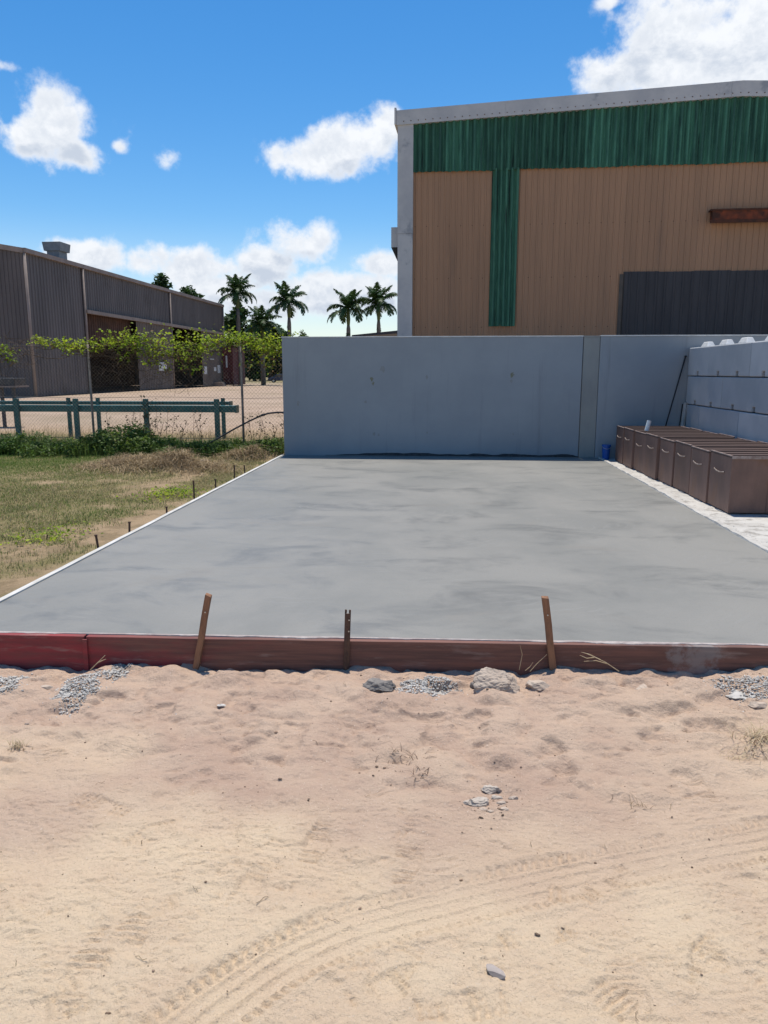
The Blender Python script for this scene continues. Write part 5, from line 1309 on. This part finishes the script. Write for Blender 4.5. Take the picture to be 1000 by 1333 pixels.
def spill(px, py, w_px, h_px, label, seed, n, m=M_CONCG, extra=()):
    """flat cake of spilled concrete: lumpy bed and its aggregate"""
    p = on_z(px, py, -.15); z = gz(p[0], p[1]); p = on_z(px, py, z + .01); q = on_z(px + w_px / 2, py, z + .01); a = q[0] - p[0]
    f = on_z(px, py + h_px / 2, z); bk = on_z(px, py - h_px / 2, z); b_ = (bk[1] - f[1]) / 2; r = np.random.default_rng(seed)
    z = gz(p[0], p[1]); o = thing('concrete_spill', label, 'concrete spill', (p[0], p[1], z)); th = .030
    me = rock_mesh('bed', a * .98, b_ * .95, th, seed, m, 4, .35, .2); link('bed', me, o).location.z = -.033
    ang = r.uniform(0, 6.283, n); shape = 1 + .22 * np.sin(2 * ang + seed) + .16 * np.sin(5 * ang + 2 * seed) + .10 * np.sin(9 * ang + seed)
    rad = r.uniform(0, 1, n) ** .5; far_ = r.random(n) < .12; rad = np.where(far_, rad * r.uniform(1.0, 1.7, n), rad)
    X = np.cos(ang) * rad * shape * a * .95; Y = np.sin(ang) * rad * shape * b_
    Z = th * .5 * np.clip(1 - rad ** 2, 0, 1) - .001 + full_height((X + p[0])[:, None], np.minimum(Y + p[1], FRONT(p[0]) - .06)[:, None])[:, 0] - z
    Y = np.minimum(Y, FRONT(p[0]) - .06 - p[1])
    g = pebble_field('aggregate', np.stack([X, Y, Z], 1), np.clip(np.exp(r.normal(-5.45, .38, n)), .002, .011), m, o, .8, seed); g['kind'] = 'stuff'; return o
spill(103, 890, 62, 34, 'grey cake of spilled concrete before the red board, largest spill', 4, 1500)
spill(152, 876, 34, 16, 'narrow tongue of spilled concrete right of the large grey cake', 5, 600)
spill(14, 884, 40, 18, 'grey concrete spill cut by the left edge of the picture', 6, 700)
spill(8, 896, 28, 12, 'low grey concrete spill at the left edge, nearest the camera', 8, 450)
spill(556, 894, 72, 22, 'flat pale concrete spill between the dark lump and the largest chunk', 7, 1300)
spill(975, 888, 80, 30, 'loose grey gravel spill against the brown board at the right', 9, 1100)
# clods, grit and twigs
def litter():
    r = np.random.default_rng(51); n = 520
    x = r.uniform(-2.6, 2.3, n); y = r.uniform(1.6, 4.28, n); sz = np.exp(r.normal(-5.75, .5, n)); sz = np.clip(sz, .0012, .011)
    # a share of it gathers near the rubble
    for i, (px, py, s, k) in enumerate(((640, 1040, .10, 60), (960, 895, .22, 70), (520, 990, .12, 30), (900, 870, .2, 30))):
        c = on_z(px, py, -.17); x[i * 70:i * 70 + k] = r.normal(c[0], s, k); y[i * 70:i * 70 + k] = np.minimum(r.normal(c[1], s, k), 4.28)
    z = full_height(x[:, None], y[:, None])[:, 0]
    o = pebble_field('sand_grit', np.stack([x, y, z + sz * .2], 1), sz, mat('brown_grit', (.24, .165, .11), (.17, .12, .085), 9, .95, island=.6), None, .7, 52); tag(o, 'small clods and grit scattered over the sand', 'grit', None, 'stuff')
    b = MB(); rr2 = random.Random(8)
    for k in range(34):
        x_ = rr2.uniform(-2.4, 2.2); y_ = rr2.uniform(1.9, 4.2); a = rr2.uniform(0, 6.28); L_ = rr2.uniform(.02, .05); pts = []
        for i in range(4):
            pts.append((x_, y_, gz(x_, y_) + .003 + (.006 if i % 2 else 0))); a += rr2.uniform(-.5, .5); x_ += math.cos(a) * L_ / 3; y_ += math.sin(a) * L_ / 3
        b.tube(pts, rr2.uniform(.0006, .0012), 4)
    o = b.build('twig_litter', mat('twig', (.15, .10, .06), (.24, .18, .10), 30, .9, island=.5), None); tag(o, 'fine dry twigs scattered over the sand', 'twigs', None, 'stuff')
litter()
rock(267, 598, 14, 7, 'pale crumpled scrap lying at the back of the grass heap', 27, M_CONC, 'scrap', 'scrap', thin=.5)
# leaning dry stalks at the board
M_DRY = mat('pale_dry_stalk', (.50, .40, .26), (.40, .30, .18), 20, .9)
def dry(pxs, label, y, rad=.0022, name='dry_stalk'):
    o = None
    for k, line in enumerate(pxs):
        P = [on_y(px, py, y - .015 * i) for i, (px, py) in enumerate(line)]
        if o is None:
            z = gz(P[0][0], P[0][1]); o = thing(name, label, 'stalk', (P[0][0], P[0][1], z)); org = np.array([P[0][0], P[0][1], z])
        MB().tube([tuple(q - org) for q in P], [rad] * (len(P) - 1) + [rad * .5], 5).build('stem', M_DRY, o)
dry([[(484, 0), (500, 0)]] and [[(690, 874), (699, 864), (712, 852)], [(676, 872), (680, 852), (677, 840)], [(684, 873), (690, 868), (694, 862)]], 'thin dry stalks leaning on the board left of the leaning peg', 4.27)
dry([[(806, 874), (788, 862), (764, 851)], [(790, 864), (776, 860), (760, 861)], [(782, 859), (768, 852), (757, 849)], [(774, 856), (764, 857), (755, 853)]], 'pale forked dry stalk against the brown board right of the leaning peg', 4.27, .0026)
dry([[(118, 872), (126, 864), (137, 853)], [(127, 863), (133, 860), (138, 858)]], 'pale broken stalk leaning on the red board near its joint', 4.2, .0032)
# dry tufts in the sand
def tuft(px, py, n, hgt, lean, label, seed, wpx, m=M_DRY, dirs=None):
    p = on_z(px, py, -.17); z = gz(p[0], p[1]); p = on_z(px, py, z); r = np.random.default_rng(seed); s = wpx / FPX * np.linalg.norm(p - EYE) / 2
    P = np.stack([r.normal(0, s * .5, n), r.normal(0, s * .35, n)], 1); Z = full_height((P[:, 0] + p[0])[:, None], (P[:, 1] + p[1])[:, None])[:, 0] - z
    o = thing('dry_tuft', label, 'grass tuft', (p[0], p[1], z)); q = blades('blade', np.stack([P[:, 0], P[:, 1], Z], 1), r.uniform(.5, 1.1, n) * hgt, r.uniform(.0025, .005, n), np.full(n, lean), m, o, seed, .9, dirs); q['kind'] = 'stuff'
tuft(988, 962, 110, .10, 2.6, 'straw-coloured dry grass tuft at the right edge of the sand', 61, 44)
tuft(975, 985, 70, .05, 2.2, 'thin flattened dry grass below the tuft at the right edge', 64, 70)
tuft(24, 974, 60, .045, 1.3, 'small yellow dry tuft at the left of the sand', 62, 24)
tuft(516, 990, 34, .03, 3.0, 'scattered dry brown plant remains in the reddish sand', 63, 60, M_STEM)
tuft(832, 1052, 12, .03, 3.4, 'dry twiggy sprig lying on the pale sand at right', 65, 26, mat('sprig', (.26, .185, .11), (.2, .14, .09), 20, .9))
tuft(548, 1010, 18, .025, 3.0, 'sparse wisps of dry stem right of the brown plant remains', 66, 30, M_STEM)
